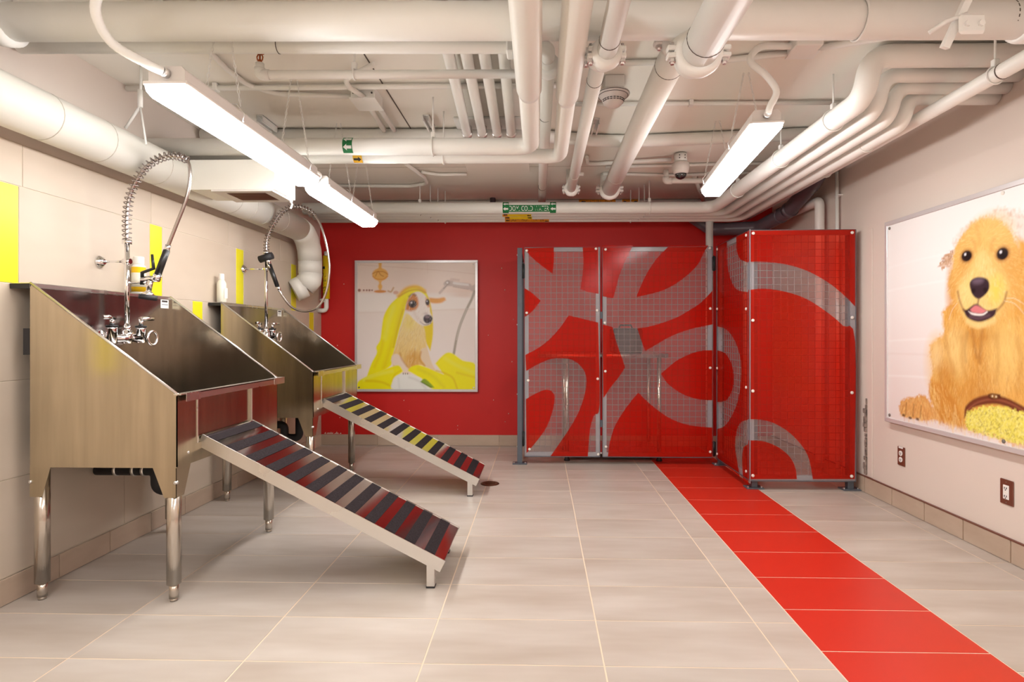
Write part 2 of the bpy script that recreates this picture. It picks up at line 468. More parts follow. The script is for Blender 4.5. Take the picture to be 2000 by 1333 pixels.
fixture((-1.268, 1.905, 1.972), (-1.262, 3.075, 1.972), 'long lit fluorescent fixture nearest on the left, above the first tub', end_conduit=True)
fixture((-1.272, 3.240, 1.970), (-1.268, 4.215, 1.966), 'lit fluorescent fixture further back on the left, above the second tub', end_conduit=True)
fixture((1.020, 2.600, 2.075), (1.125, 3.770, 2.070), 'lit fluorescent fixture hanging on the right beside the row of four pipes', end_conduit=True)
fixture((-1.27, .05, 2.0), (-1.27, 1.22, 2.0), 'added fluorescent fill fixture on the left behind the viewpoint', end_conduit=True)  # this and the next three are unseen fixtures added to raise the light level
fixture((1.0, .05, 2.07), (1.0, 1.22, 2.07), 'added fluorescent fill fixture on the right behind the viewpoint', end_conduit=True)
fixture((-1.27, -1.9, 2.07), (-1.27, -.73, 2.07), 'added fluorescent fill fixture at the left rear of the room', end_conduit=True)
fixture((1.0, -1.9, 2.07), (1.0, -.73, 2.07), 'added fluorescent fill fixture at the right rear of the room', end_conduit=True)

# ================================================================ pipes, ducts and conduits under the ceiling
def pipe(pts, r, label, bend=.1, name='pipe', cat='pipe', m='pipe_paint', seg=20, group=None):
    o = MB().tube(fillet(pts, bend, 8), r, seg).build(name, m)
    return tag(o, label, cat, group)

def band(parent, c, axis, r, w=.012, m='seam_soft', name='seam_band', out=.0015):
    h = w/2; return MB().lathe([(r*.9, -h), (r+out, -h), (r+out, h), (r*.9, h)], c, axis, 24).build(name, m, parent)

def coupling(parent, c, axis, r, m='clamp_paint'):
    """grooved clamp: rounded ring with two bolted lugs"""
    p = MB().lathe([(r*.95, -.030), (r+.010, -.030), (r+.020, -.020), (r+.024, 0), (r+.020, .020), (r+.010, .030), (r*.95, .030)], c, axis, 28)
    k = .020 if r > .05 else .013; q = r+.012+k*.8
    for s in (-1, 1):
        if axis == 'y': p.box(c[0]+s*q-k, c[0]+s*q+k, c[1]-.020, c[1]+.020, c[2]-.022, c[2]-.004, .004); p.box(c[0]+s*q-k, c[0]+s*q+k, c[1]-.020, c[1]+.020, c[2]+.004, c[2]+.022, .004)
        else: p.box(c[0]+s*q-.020, c[0]+s*q+.020, c[1]-.022, c[1]-.004, c[2]-.020, c[2]+.020, .005); p.box(c[0]+s*q-.020, c[0]+s*q+.020, c[1]+.004, c[1]+.022, c[2]-.020, c[2]+.020, .005)
    o = p.build('clamp_coupling', m, parent)
    for s in (-1, 1):
        if axis == 'y':
            MB().cyl((c[0]+s*q, c[1], c[2]-.042), (c[0]+s*q, c[1], c[2]+.036), .007, 8).cyl((c[0]+s*q, c[1], c[2]-.034), (c[0]+s*q, c[1], c[2]-.021), .012, 6, smooth=False).build('bolt', 'aluminium', o)
        else:
            MB().cyl((c[0]+s*q, c[1]-.042, c[2]), (c[0]+s*q, c[1]+.036, c[2]), .007, 8).cyl((c[0]+s*q, c[1]-.034, c[2]), (c[0]+s*q, c[1]-.021, c[2]), .012, 6, smooth=False).build('bolt', 'aluminium', o)
    return o

def hanger(parent, c, axis, r, w=.02, top=ZC):
    """threaded rod with a clevis ring round the pipe"""
    o = MB().torus(c, r+.004, .004, axis, 24, 6).build('hanger_ring', 'clamp_paint', parent)
    MB().box(c[0]-.012, c[0]+.012, c[1]-.012, c[1]+.012, c[2]+r, c[2]+r+.035, .003).cyl((c[0], c[1], c[2]+r+.02), (c[0], c[1], top), .0045, 8).build('rod', 'clamp_paint', o)
    return o

def axis_y(c, x): return c[0] + (c[2]*(x-c[3]) if len(c) > 2 else 0)   # pipe axis, (y, z, slope, x where y holds)
def wrap(me, x0, z_mid, c, r, flip=1, m='white_ink', parent=None, name='lettering', tilt=0.):
    """flat lettering (x along, y up) rolled on to a pipe that runs along world x, seen from -y"""
    for v in me.vertices:
        a = (v.co.y+z_mid)/r + tilt
        x = x0+v.co.x; v.co = Vector((x, axis_y(c, x)-r*math.cos(a), c[1]+r*math.sin(a)))
    return put(name, me, m, parent)

def sleeve(x0, x1, h0, h1, c, r, m, parent, name='label_band', tilt=0.):
    b = MB(); n = 8; rows = []
    for i in range(n+1):
        a = (h0+(h1-h0)*i/n)/r + tilt
        rows.append([b.bm.verts.new((x, axis_y(c, x)-r*math.cos(a), c[1]+r*math.sin(a))) for x in (x0, x1)])
    for i in range(n): b.bm.faces.new((rows[i][0], rows[i][1], rows[i+1][1], rows[i+1][0])).smooth = True
    return b.build(name, m, parent)

def arrow(x0, x1, h, hh, c, r, m, parent, tilt=0.):
    """arrow from x0 to x1 (head at x1), centred at arc height h, half height hh"""
    b = MB(); s = 1 if x1 > x0 else -1; L = abs(x1-x0); xm = x1-s*L*.42
    P = [(x0, -hh*.45), (xm, -hh*.45), (xm, -hh), (x1, 0), (xm, hh), (xm, hh*.45), (x0, hh*.45)]
    vs = []
    for x, y in P:
        a = (h+y)/r + tilt; vs.append(b.bm.verts.new((x, axis_y(c, x)-r*math.cos(a), c[1]+r*math.sin(a))))
    b.bm.faces.new(vs)
    return b.build('arrow', m, parent)

# --- big main across the front, with its companion and the run to the back
main = pipe([(-2.19, 2.125, 2.302), (2.29, 2.212, 2.298)], .068, 'thickest white pipe crossing the whole room under the ceiling, nearest the viewpoint')
MB().lathe([(.06, -.035), (.078, -.035), (.082, -.02), (.082, .02), (.078, .035), (.06, .035)], (1.835, 2.203, 2.298), 'x', 28).build('clamp_coupling', 'clamp_paint', main)
MB().lathe([(.06, -.035), (.084, -.030), (.088, -.01), (.088, .02), (.06, .03)], (-2.03, 2.128, 2.302), 'x', 28).build('end_flange', 'clamp_paint', main)
band(main, (1.75, 2.201, 2.299), 'x', .066, .004, 'seam_dark')
hanger(main, (-2.09, 2.127, 2.302), 'x', .068); hanger(main, (1.2, 2.191, 2.299), 'x', .068)
mate = pipe([(-2.19, 2.36, 2.33), (.036, 2.417, 2.33), (.036, 2.60, 2.33)], .030, 'slim white pipe running left just behind the thickest crossing pipe', bend=.06)
band(mate, (-1.10, 2.388, 2.33), 'x', .030, .003, 'seam_dark')
MB().box(-.14, -.11, 2.375, 2.455, 2.29, 2.37, .006).build('union_fitting', 'clamp_paint', mate)
back_run = pipe([(.036, 2.52, 2.33), (.018, 5.55, 2.345)], .034, 'slim white pipe running straight back between the two insulated pipes')
coupling(back_run, (.036, 2.60, 2.33), 'y', .034)
band(back_run, (.030, 3.20, 2.334), 'y', .034, .004, 'seam_dark'); band(back_run, (.021, 4.75, 2.341), 'y', .034, .004, 'seam_dark')

# --- two insulated pipes that come forward overhead, elbow left and cross to the left wall
pa = pipe([(-.046, .6, 2.172), (-.046, 3.225, 2.172), (-2.195, 3.175, 2.172)], .047, 'white elbowed pipe with a green arrow label, turning towards the left wall', bend=.10)
MB().tube([(-.046, .6, 2.172), (-.046, 2.46, 2.172), (-.046, 2.51, 2.172)], [.0545, .0545, .047], 24).build('insulation_jacket', 'pipe_paint', pa)
pb = pipe([(.121, .6, 2.180), (.121, 3.43, 2.180), (-2.195, 3.38, 2.180)], .042, 'white elbowed pipe with a yellow arrow label, turning left behind its twin', bend=.09)
MB().tube([(.121, .6, 2.180), (.121, 2.55, 2.180), (.121, 2.60, 2.180)], [.051, .051, .042], 24).build('insulation_jacket', 'pipe_paint', pb)
c_ = (3.175, 2.172, .05/2.149, -2.195); hanger(pa, (-.60, 3.211, 2.172), 'x', .047); hanger(pb, (-.575, 3.416, 2.18), 'x', .042)
sleeve(-1.096, -1.042, -.053, .064, c_, .0480, 'green_label', pa)
arrow(-1.046, -1.092, .032, .018, c_, .0488, 'white_ink', pa); arrow(-1.046, -1.092, -.017, .018, c_, .0488, 'white_ink', pa)
c_ = (3.38, 2.18, .05/2.316, -2.195)
sleeve(-1.106, -1.052, -.056, .01, c_, .0432, 'yellow_label', pb); arrow(-1.102, -1.056, -.030, .015, c_, .0440, 'black_ink', pb)

# --- two grooved pipes, each stepping up at a clamp and running to the back
def stepped(x, zf, zb, yc, r, yend, label):
    p = pipe([(x, .6, zf), (x, yc, zf)], r*1.02, label, seg=28)
    MB().tube(fillet([(x, yc-.03, zf), (x, yc+.10, zf), (x, yc+.16, zb), (x, yc+.30, zb)], .09, 8), r*.97, 24).build('offset_elbow', 'pipe_paint', p)
    MB().tube([(x, yc+.28, zb), (x, yend, zb)], r*.97, 28).build('pipe_run', 'pipe_paint', p)
    coupling(p, (x, yc, zf), 'y', r); coupling(p, (x, yc+.24, zb), 'y', r*.97)
    band(p, (x, yc-.10, zf), 'y', r*1.02, .003, 'seam_dark'); band(p, (x, yc+.46, zb), 'y', r*.97, .003, 'seam_dark')
    band(p, (x, yend-.42, zb), 'y', r*.97, .003, 'seam_soft')
    coupling(p, (x, yend-.02, zb), 'y', r*.97)
    MB().tube(fillet([(x, yend-.02, zb), (x, yend+.09, zb), (x, yend+.10, ZC-.002)], .06, 6), r*.97, 20).build('riser_elbow', 'pipe_paint', p)
    return p
stepped(.248, 2.160, 2.265, 2.14, .036, 4.56, 'medium white pipe with bolted clamps, left of the thick clamped pipe')
stepped(.565, 2.120, 2.29, 2.06, .064, 4.68, 'thick white pipe with a large bolted clamp, running back overhead')
hg = MB().box(.30, .312, 4.36, 4.48, 2.35, ZC-.001).box(.27, .34, 4.40, 4.44, 2.335, 2.36, .006).build('clamp_hanger', 'clamp_paint'); tag(hg, 'small white hanger bracket beside the rear end of the medium clamped pipe', 'bracket')

# --- four parallel conduits
for i, (xa, xb) in enumerate([(-.418, -.458), (-.337, -.362), (-.254, -.268), (-.164, -.180)]):
    xx = xa-(xb-xa)*.75
    p = pipe([(xx, 1.9, 2.415), (xb, 3.60, 2.383), (xb, 3.63, 2.44)], .028, ['leftmost of the four parallel white conduits running back overhead', 'second from the left of four parallel overhead conduits', 'third from the left of four parallel overhead conduits', 'rightmost of the four parallel white conduits, beside the elbowed pipe'][i], .03, 'conduit', 'conduit', group='four parallel conduits', seg=16)
    MB().lathe([(.025, -.02), (.033, -.02), (.033, .02), (.025, .02)], (xb+(xa-xb)*.02, 3.60, 2.384), 'y', 16).build('end_fitting', 'aluminium', p)
    MB().box(xa-.004-.02*(xb-xa), xa+.004, 2.88, 2.95, 2.372, 2.379).build('strap', 'clamp_paint', p)
tag(MB().box(-.53, -.11, 3.50, 3.72, ZC-.018, ZC-.001, .003).build('ceiling_box', 'clamp_paint'), 'flat white pull box where the four conduits end', 'box')

# --- sprinkler branch with an upright head
sp = pipe([(-1.30, 2.632, 2.375), (-1.30, 2.632, 2.322), (-.002, 2.656, 2.322)], .0195, 'thin white sprinkler pipe crossing under the four conduits', .03, 'sprinkler_pipe')
MB().tube(fillet([(-1.30, 2.632, 2.352), (-1.30, 2.632, 2.322), (-1.255, 2.633, 2.322)], .025, 5), .024, 16).build('elbow', 'pipe_paint', sp)
h = MB().cyl((-1.30, 2.632, 2.372), (-1.30, 2.632, 2.39), .010, 10).build('sprinkler_head', 'sprinkler_bronze', sp)
MB().tube([(-1.311, 2.632, 2.388), (-1.314, 2.632, 2.405), (-1.302, 2.632, 2.424)], .003, 6).tube([(-1.289, 2.632, 2.388), (-1.286, 2.632, 2.405), (-1.298, 2.632, 2.424)], .003, 6).cyl((-1.30, 2.632, 2.39), (-1.30, 2.632, 2.42), .004, 8).cyl((-1.30, 2.632, 2.422), (-1.30, 2.632, 2.427), .019, 14).build('deflector', 'sprinkler_bronze', h)
hanger(sp, (-.86, 2.64, 2.322), 'x', .0195)

# --- long cross pipe high under the ceiling at mid depth
cx = pipe([(-2.19, 3.67, 2.407), (-.10, 3.71, 2.407), (.5, 3.86, 2.407), (1.9, 3.72, 2.407)], .040, 'white pipe crossing high under the ceiling behind the elbowed pipes', 1.2)

# --- four pipes along the back wall that turn and come forward on the right
rack = [(1.505, 4.985, 2.213, .051, 2.700, 2.392, 'widest of the four back-wall pipes, carrying the green cold water label'),
        (1.640, 5.110, 2.200, .036, 2.835, 2.366, 'second of the four back-wall pipes, next to the widest one'),
        (1.745, 5.210, 2.195, .034, 2.905, 2.336, 'third of the four back-wall pipes counted from the widest'),
        (1.850, 5.310, 2.190, .036, 2.975, 2.312, 'outermost of the four back-wall pipes, nearest the red wall')]
RK = []
for i, (x, y, z, r, ye, zu, lab) in enumerate(rack):
    p = pipe([(-2.06, y-.03, z), (x, y+.02, z), (x, ye, z), (x+.015, ye-.03, zu), (2.295, ye-.03, zu-.004)], r, lab, [.14, .11, .10], 'water_pipe', 'pipe', seg=24)
    RK.append(p)
for x in (-1.05, .95): hanger(RK[0], (x, 5.0, 2.213), 'x', .051)
for y in (2.98, 3.62, 4.4): hanger(RK[0], (1.505, y, 2.213), 'y', .051)
hanger(RK[1], (-.98, 5.113, 2.200), 'x', .036); hanger(RK[2], (-.93, 5.215, 2.195), 'x', .034); hanger(RK[3], (-.88, 5.315, 2.19), 'x', .036)
hanger(RK[1], (.93, 5.125, 2.200), 'x', .036); hanger(RK[2], (.90, 5.225, 2.195), 'x', .034); hanger(RK[3], (.84, 5.325, 2.19), 'x', .036); hanger(RK[3], (1.85, 3.3, 2.19), 'y', .036)
# labels on the widest pipe
c_ = (4.985-.03, 2.213, .05/3.565, -2.06); r = .0524
sleeve(-.320, -.268, -.058, .056, c_, r, 'green_label', RK[0]); sleeve(.088, .140, -.058, .056, c_, r, 'green_label', RK[0])
sleeve(-.268, .088, -.044, .018, c_, r, 'green_label', RK[0])
for x in (-.272, .136):
    arrow(x, x-.044, .028, .015, c_, r+.0007, 'white_ink', RK[0]); arrow(x, x-.044, -.017, .015, c_, r+.0007, 'white_ink', RK[0])
wrap(text_flat('DOM. COLD WATER', .340, .044), -.262, -.035, c_, r+.0007, m='white_ink', parent=RK[0])
for i, (x0, x1, words) in ((1, (-.33, -.075, '')), (2, (-.315, -.07, '')), (3, (-.32, .085, 'DOM. HOT WATER'))):
    y, z, rr = rack[i][1], rack[i][2], rack[i][3]; c_ = (y-.03, z, .05/(rack[i][0]+2.06), -2.06); r = rr+.0014
    sleeve(x0, x1, -.050, .022, c_, r, 'bright_yellow_label' if i < 3 else 'orange_label', RK[i])
    sleeve(x0, x0+.045, -.050, .030, c_, r+.0004, 'orange_label', RK[i])
    if i == 2: arrow(x0+.006, x0+.042, -.028, .010, c_, r+.001, 'black_ink', RK[i]); arrow(x1-.038, x1-.004, -.030, .010, c_, r+.001, 'black_ink', RK[i])
    else: arrow(x0+.042, x0+.006, -.028, .010, c_, r+.001, 'black_ink', RK[i]); arrow(x1-.004, x1-.040, -.036, .010, c_, r+.001, 'black_ink', RK[i])
    if words: wrap(text_flat(words, x1-x0-.095, .034), x0+.050, -.036, c_, r+.0008, m='black_ink', parent=RK[i])
# gas line high on the back wall
gp = pipe([(-2.15, 5.68, 2.425), (2.25, 5.68, 2.425)], .021, 'thin pipe high on the back wall with orange natural gas labels', name='gas_pipe')
c_ = (5.68, 2.425); sleeve(.385, .745, -.030, .030, c_, .0222, 'orange_label', gp); wrap(text_flat('NATURAL GAS', .25, .026), .46, -.012, c_, .0230, m='black_ink', parent=gp)
arrow(.452, .405, -.002, .011, c_, .0230, 'black_ink', gp); sleeve(.81, .965, -.03, .03, c_, .0222, 'orange_label', gp)
arrow(.955, .925, -.002, .011, c_, .0230, 'black_ink', gp); arrow(.85, .82, -.002, .011, c_, .0230, 'black_ink', gp)

# --- diagonal-looking pipe along the right wall, below the four returns
rd = pipe([(1.945, .6, 2.222), (1.945, 5.5, 2.222)], .033, 'white pipe along the right wall passing under the four bent pipes', seg=18)
band(rd, (1.945, 2.46, 2.222), 'y', .033, .005, 'seam_dark'); hanger(rd, (1.945, 2.5, 2.222), 'y', .033); hanger(rd, (1.945, 3.95, 2.222), 'y', .033)

# --- grey plastic drain and white risers in the corner above the kennel
dr = pipe([(1.42, 5.60, 2.30), (1.66, 5.58, 2.13), (2.02, 5.35, 2.10), (2.12, 4.95, 2.165), (2.14, 4.55, 2.30), (2.14, 4.3, 2.43)], .062, 'grey plastic drain pipe sloping up in the corner above the kennel', .12, 'drain_pipe', m='pvc_grey', seg=20)
for p_, ax in (((2.10, 5.05, 2.152), 'y'), ((2.12, 4.92, 2.175), 'y')): band(dr, p_, ax, .060, .05, 'pvc_grey', 'pipe_socket', .008)
pipe([(2.235, 5.3, 2.195), (2.235, 4.64, 2.185), (2.235, 4.635, .10)], .036, 'white riser pipe with an elbow in the right corner, above the kennel', .05, 'riser_pipe')
cp = pipe([(2.27, 4.44, ZC-.002), (2.27, 4.425, .10)], .013, 'thin white conduit running down the right wall behind the kennel', name='conduit', cat='conduit', seg=10)
MB().box(2.262, 2.298, 4.40, 4.46, 2.17, 2.18, .002).build('strap', 'clamp_paint', cp)
pipe([(1.57, 5.35, 2.16), (1.57, 5.35, .12)], .034, 'pale vertical pipe dropping behind the kennel side panel', name='riser_pipe')
pipe([(1.93, 5.35, 2.05), (1.93, 5.35, .12)], .05, 'short wide pale pipe dropping below the grey drain', name='riser_pipe')

# --- sprinkler branch and dome camera at the back right
s2 = pipe([(1.01, 4.62, 2.43), (1.01, 4.62, 2.345), (1.50, 4.62, 2.345)], .021, 'short white sprinkler pipe with an elbow beside the dome camera', .03, 'sprinkler_pipe')
MB().cyl((1.01, 4.62, 2.375), (1.01, 4.62, 2.40), .013, 10).cyl((1.01, 4.62, 2.405), (1.01, 4.62, 2.41), .020, 12).cyl((1.01, 4.62, 2.40), (1.01, 4.62, 2.43), .008, 8).build('sprinkler_head', 'plate_brown', s2)
MB().tube(fillet([(1.01, 4.62, 2.375), (1.01, 4.62, 2.345), (1.055, 4.62, 2.345)], .025, 5), .027, 16).build('elbow', 'pipe_paint', s2)
dm = thing('dome_camera', (1.035, 4.24, ZC), 'white dome security camera with a black lens under the ceiling', 'camera')
MB().cyl((1.035, 4.24, 2.44), (1.035, 4.24, 2.37), .047, 24).build('junction_base', 'clamp_paint', dm)
MB().lathe([(.05, 2.372-2.33), (.062, .036), (.062, .0), (.056, -.03), (.046, -.042)], (1.035, 4.24, 2.335), 'z', 28).build('camera_body', 'light_housing', dm)
MB().sphere((1.035, 4.24, 2.293), .043, 1, 1, .9, 24).build('lens_dome', 'dome_black', dm)
for a in (-.02, .02): MB().cyl((1.035+a, 4.194, 2.40), (1.035+a, 4.19, 2.40), .004, 8).cyl((1.035+a, 4.194, 2.42), (1.035+a, 4.19, 2.42), .004, 8).build('screw', 'slot_dark', dm)
shift_parts(dm)
pipe([(1.30, 4.85, 2.44), (1.55, 5.45, 2.36)], .018, 'thin slanting brown-tinted pipe behind the right fixture', name='conduit', cat='conduit')

# --- conduits clipped to the ceiling
def conduit(pts, r, label, bend=.08, clips=()):
    o = pipe(pts, r, label, bend, 'conduit', 'conduit', seg=10)
    for c in clips: MB().box(c[0]-.012, c[0]+.012, c[1]-.02, c[1]+.02, c[2]-r-.002, ZC-.001, .002).build('clip', 'clamp_paint', o)
    return o
conduit([(-2.20, 3.00, 2.425), (.20, 3.03, 2.43)], .014, 'straight thin conduit on the ceiling crossing behind the sprinkler pipe', clips=[(-1.72, 3.005, 2.425)])
conduit([(-1.50, 2.2, 2.43), (-1.55, 2.80, 2.43), (-1.54, 2.98, 2.43), (-1.44, 3.10, 2.43), (-.99, 3.12, 2.42)], .013, 'curved thin conduit sweeping along the ceiling into a junction box', .14)
jb = thing('junction_box', (-.955, 3.13, ZC), 'white ceiling junction box at the end of the curved conduit', 'junction box')
MB().box(-1.015, -.885, 3.05, 3.21, 2.385, ZC-.001, .004).build('box_body', 'clamp_paint', jb)
MB().prism([(-1.02, 2.384), (-.880, 2.384), (-.880, 2.378), (-1.02, 2.378)], 'y', 3.04, 3.215).build('cover', 'clamp_paint', jb)
for x in (-1.0, -.90): MB().cyl((x, 3.05, 2.41), (x, 3.046, 2.41), .005, 8).build('screw', 'slot_dark', jb)
shift_parts(jb)
conduit([(-.80, 2.75, 2.42), (-.98, 2.86, 2.40), (-.99, 2.96, 2.40), (-.94, 3.06, 2.39)], .014, 'short bent flexible conduit entering the ceiling junction box from the front', .10)
conduit([(-.965, 3.2, 2.41), (-.995, 3.64, 2.42)], .016, 'left of two short conduits leaving the junction box towards the back')
conduit([(-.915, 3.2, 2.41), (-.93, 3.64, 2.42)], .014, 'right of two short conduits leaving the junction box towards the back')
conduit([(.20, 3.285, 2.432), (1.76, 3.30, 2.432)], .012, 'straight thin conduit on the ceiling right of the smoke detector', clips=[(.86, 3.29, 2.432)])
conduit([(.0, 2.80, 2.432), (.85, 2.785, 2.432), (1.19, 2.70, 2.43)], .014, 'thin conduit on the ceiling behind the large clamp', .4)
conduit([(1.26, 2.67, 2.43), (1.58, 2.56, 2.43), (2.25, 2.40, 2.43)], .014, 'thin conduit leaving the right ceiling box towards the right wall', .2)
jb = thing('junction_box', (1.215, 2.65, ZC), 'small white ceiling junction box beside the thickest crossing pipe', 'junction box')
MB().box(1.135, 1.255, 2.565, 2.665, 2.395, ZC-.001, .004).build('box_body', 'clamp_paint', jb); MB().box(1.155, 1.285, 2.655, 2.735, 2.412, 2.418, .001).build('cover', 'clamp_paint', jb)
for x in (1.16, 1.20, 1.235): MB().cyl((x, 2.565, 2.42), (x, 2.561, 2.42), .004, 8).build('screw', 'slot_dark', jb)
shift_parts(jb)
conduit([(-2.0, 5.02, 2.432), (-1.15, 5.06, 2.432), (-.98, 4.97, 2.430), (-.965, 4.76, 2.428), (-1.03, 4.38, 2.428)], .015, 'hooked conduit on the ceiling above the second fixture', .10)
conduit([(-.95, 4.60, 2.425), (-.85, 4.70, 2.432), (-.60, 4.70, 2.432)], .012, 'short conduit stub beside the hooked conduit')
conduit([(.35, 4.26, 2.43), (.37, 4.44, 2.43), (.98, 4.30, 2.42)], .014, 'front conduit of the bundle leading to the dome camera', .05)
conduit([(.52, 4.53, 2.434), (1.0, 4.50, 2.434), (1.9, 4.45, 2.434)], .012, 'upper conduit of the bundle passing the dome camera', .2)
conduit([(.52, 4.72, 2.434), (1.1, 4.78, 2.434), (1.9, 4.70, 2.434)], .012, 'rear conduit of the bundle passing behind the dome camera', .2)
for (p0, lab) in (((-1.70, 3.44), 'strut channel stub on the ceiling beside the left fixture chains'), ((-.69, 3.46), 'strut channel stub on the ceiling left of the four conduits'), ((.35, 3.54), 'strut channel stub on the ceiling below the smoke detector')):
    x, y = p0; b = MB().box(x-.02, x+.02, y, y+.19, ZC-.006, ZC-.001).box(x-.02, x-.017, y, y+.19, ZC-.04, ZC-.002).box(x+.017, x+.02, y, y+.19, ZC-.04, ZC-.002).box(x-.02, x-.011, y, y+.19, ZC-.042, ZC-.039).box(x+.011, x+.02, y, y+.19, ZC-.042, ZC-.039)
    tag(b.build('strut_channel', 'clamp_paint'), lab, 'strut')
    
# flexible feeds of the fixtures
def flex(pts, label, r=.0145):
    P = smooth_path(pts, 14); b = MB(); rr = [r*(1+.05*(i % 2)) for i in range(len(P))]
    return tag(b.tube(P, rr, 12).build('flexible_conduit', 'clamp_paint'), label, 'conduit')
flex([(-1.268, 1.897, 2.0), (-1.30, 1.86, 2.01), (-1.37, 1.80, 2.05), (-1.375, 1.74, 2.12), (-1.29, 1.68, 2.18), (-1.14, 1.62, 2.26), (-1.05, 1.56, ZC)], 'ribbed white conduit curling from the nearest left fixture past the thick pipe')
flex([(-1.265, 3.085, 2.0), (-1.235, 3.13, 2.005), (-1.235, 3.18, 2.005), (-1.272, 3.22, 1.998)], 'small looped conduit joining the two left fixtures')
flex([(1.022, 2.594, 2.105), (1.025, 2.58, 2.13), (1.045, 2.56, 2.19), (1.0, 2.56, 2.26), (.935, 2.57, 2.33), (.99, 2.60, 2.405), (1.10, 2.625, 2.42), (1.14, 2.625, 2.42)], 'ribbed white conduit curving down to the right fixture')

# smoke detector
sd = thing('smoke_detector', (.385, 3.02, ZC), 'round white smoke detector under a ceiling box, beside the thick clamped pipe', 'smoke detector')
MB().box(.335, .435, 2.95, 3.06, 2.385, ZC-.001, .003).build('mounting_box', 'clamp_paint', sd)
MB().lathe([(.06, 0), (.085, -.004), (.085, -.014), (.064, -.026), (.052, -.055), (.035, -.072), (.01, -.076)], (.385, 3.02, 2.385), 'z', 32).build('detector_body', 'light_housing', sd)
for k in range(9):
    a = math.pi*(1.12+.76*k/8)
    for zz, rr in ((2.333, .0560), (2.341, .0580)):
        c = Vector((.385+rr*math.cos(a), 3.02+rr*math.sin(a), zz)); t_ = Vector((-math.sin(a), math.cos(a), 0))
        MB().tube([c-t_*.006, c+t_*.006], .0022, 5).build('vent_slot', 'slot_dark', sd)
MB().torus((.385, 3.02, 2.375), .0845, .0018, 'z', 36, 5).torus((.385, 3.02, 2.366), .0765, .0018, 'z', 36, 5).build('vent_ring', 'slot_dark', sd)
shift_parts(sd)

# clamp bar gripping the thick pipe on the right
cb = thing('pipe_clamp', (1.51, 2.06, 2.2), 'white strut bar with a bolted clamp plate hung below the thick pipe at right', 'clamp')
MB().tube([(1.56, 2.02, ZC), (1.455, 2.10, 2.145)], .017, 4, smooth=False).build('strut_bar', 'clamp_paint', cb)
MB().box(1.465, 1.555, 2.035, 2.052, 2.165, 2.235, .008).build('clamp_plate', 'clamp_paint', cb)
for x in (1.488, 1.534): MB().cyl((x, 2.036, 2.197), (x, 2.026, 2.197), .011, 6, smooth=False).build('bolt', 'clamp_paint', cb)
MB().tube([(1.40, 2.1, 2.20), (1.44, 2.07, 2.225), (1.50, 2.05, 2.24)], .008, 8).build('hook', 'clamp_paint', cb)
shift_parts(cb)

# ================================================================ round duct along the left wall
dX, dZ, dR = -2.062, 2.020, .100
dt = thing('round_duct', (dX, 2.0, dZ), 'large round white duct along the left wall bending down at the corner', 'duct')
MB().tube([(dX, -1.5, dZ), (dX, 4.86, dZ)], dR, 40).build('duct_run', 'duct_paint', dt)
arc = [(dX, 4.85, dZ)] + [(dX, 4.86+.24*math.sin(a), dZ-.24*(1-math.cos(a))) for a in [math.pi/2*k/4 for k in range(1, 5)]]
MB().tube(arc, dR*1.03, 32).build('duct_elbow', 'duct_paint', dt)
MB().tube([(dX, 5.10, dZ-.235), (dX, 5.10, 1.66)], dR*1.02, 32).build('duct_drop', 'duct_paint', dt)
MB().tube([(dX, 5.10, 1.665), (dX-.002, 5.10, 1.61), (dX-.05, 5.08, 1.545)], dR*1.04, 32, True).build('end_elbow', 'duct_paint', dt)
MB().tube([(dX-.048, 5.08, 1.548), (dX-.125, 5.04, 1.50)], dR*1.02, 32).build('outlet_collar', 'duct_paint', dt)
for y in (2.02, 2.32, 2.62, 3.02, 3.75, 3.95, 4.15, 4.45): band(dt, (dX, y, dZ), 'y', dR, .004, 'seam_soft', 'seam_band', .0012)
hb = MB().tube([(-1.98, 2.80, ZC), (-1.985, 2.80, 2.25)], .006, 8).tube([(-1.985, 2.80, 2.33), (-1.985, 2.80, 2.245)], .012, 8).build('hanger_strap', 'clamp_paint', dt)
MB().tube([(-1.985, 2.80, 2.25), (-2.06, 2.80, 2.14)], .007, 6).tube([(-1.985, 2.80, 2.25), (-1.955, 2.80, 2.06)], .005, 6).build('strap_leg', 'clamp_paint', hb)
shift_parts(dt)
bx = thing('exhaust_box', (-1.68, 3.36, 1.93), 'white square vent box with a grille underneath, joined to the round duct', 'vent')
MB().box(-1.985, -1.495, 3.20, 3.47, 1.935, 2.105, .002).build('box_body', 'duct_paint', bx)
MB().box(-1.86, -1.80, 3.20, 3.47, 1.925, 1.936).box(-1.57, -1.51, 3.20, 3.47, 1.925, 1.936).box(-1.8, -1.57, 3.20, 3.24, 1.925, 1.936).box(-1.8, -1.57, 3.43, 3.47, 1.925, 1.936).build('grille_frame', 'light_housing', bx)
for i in range(12): MB().box(-1.80, -1.57, 3.245+i*.0155, 3.249+i*.0155, 1.926, 1.935).build('slat', 'plate_brown', bx)
MB().tube([(-1.52, 3.45, 1.93), (-1.51, 3.46, 1.91), (-1.515, 3.45, 1.88)], .006, 6).build('latch_hook', 'clamp_paint', bx)
shift_parts(bx)

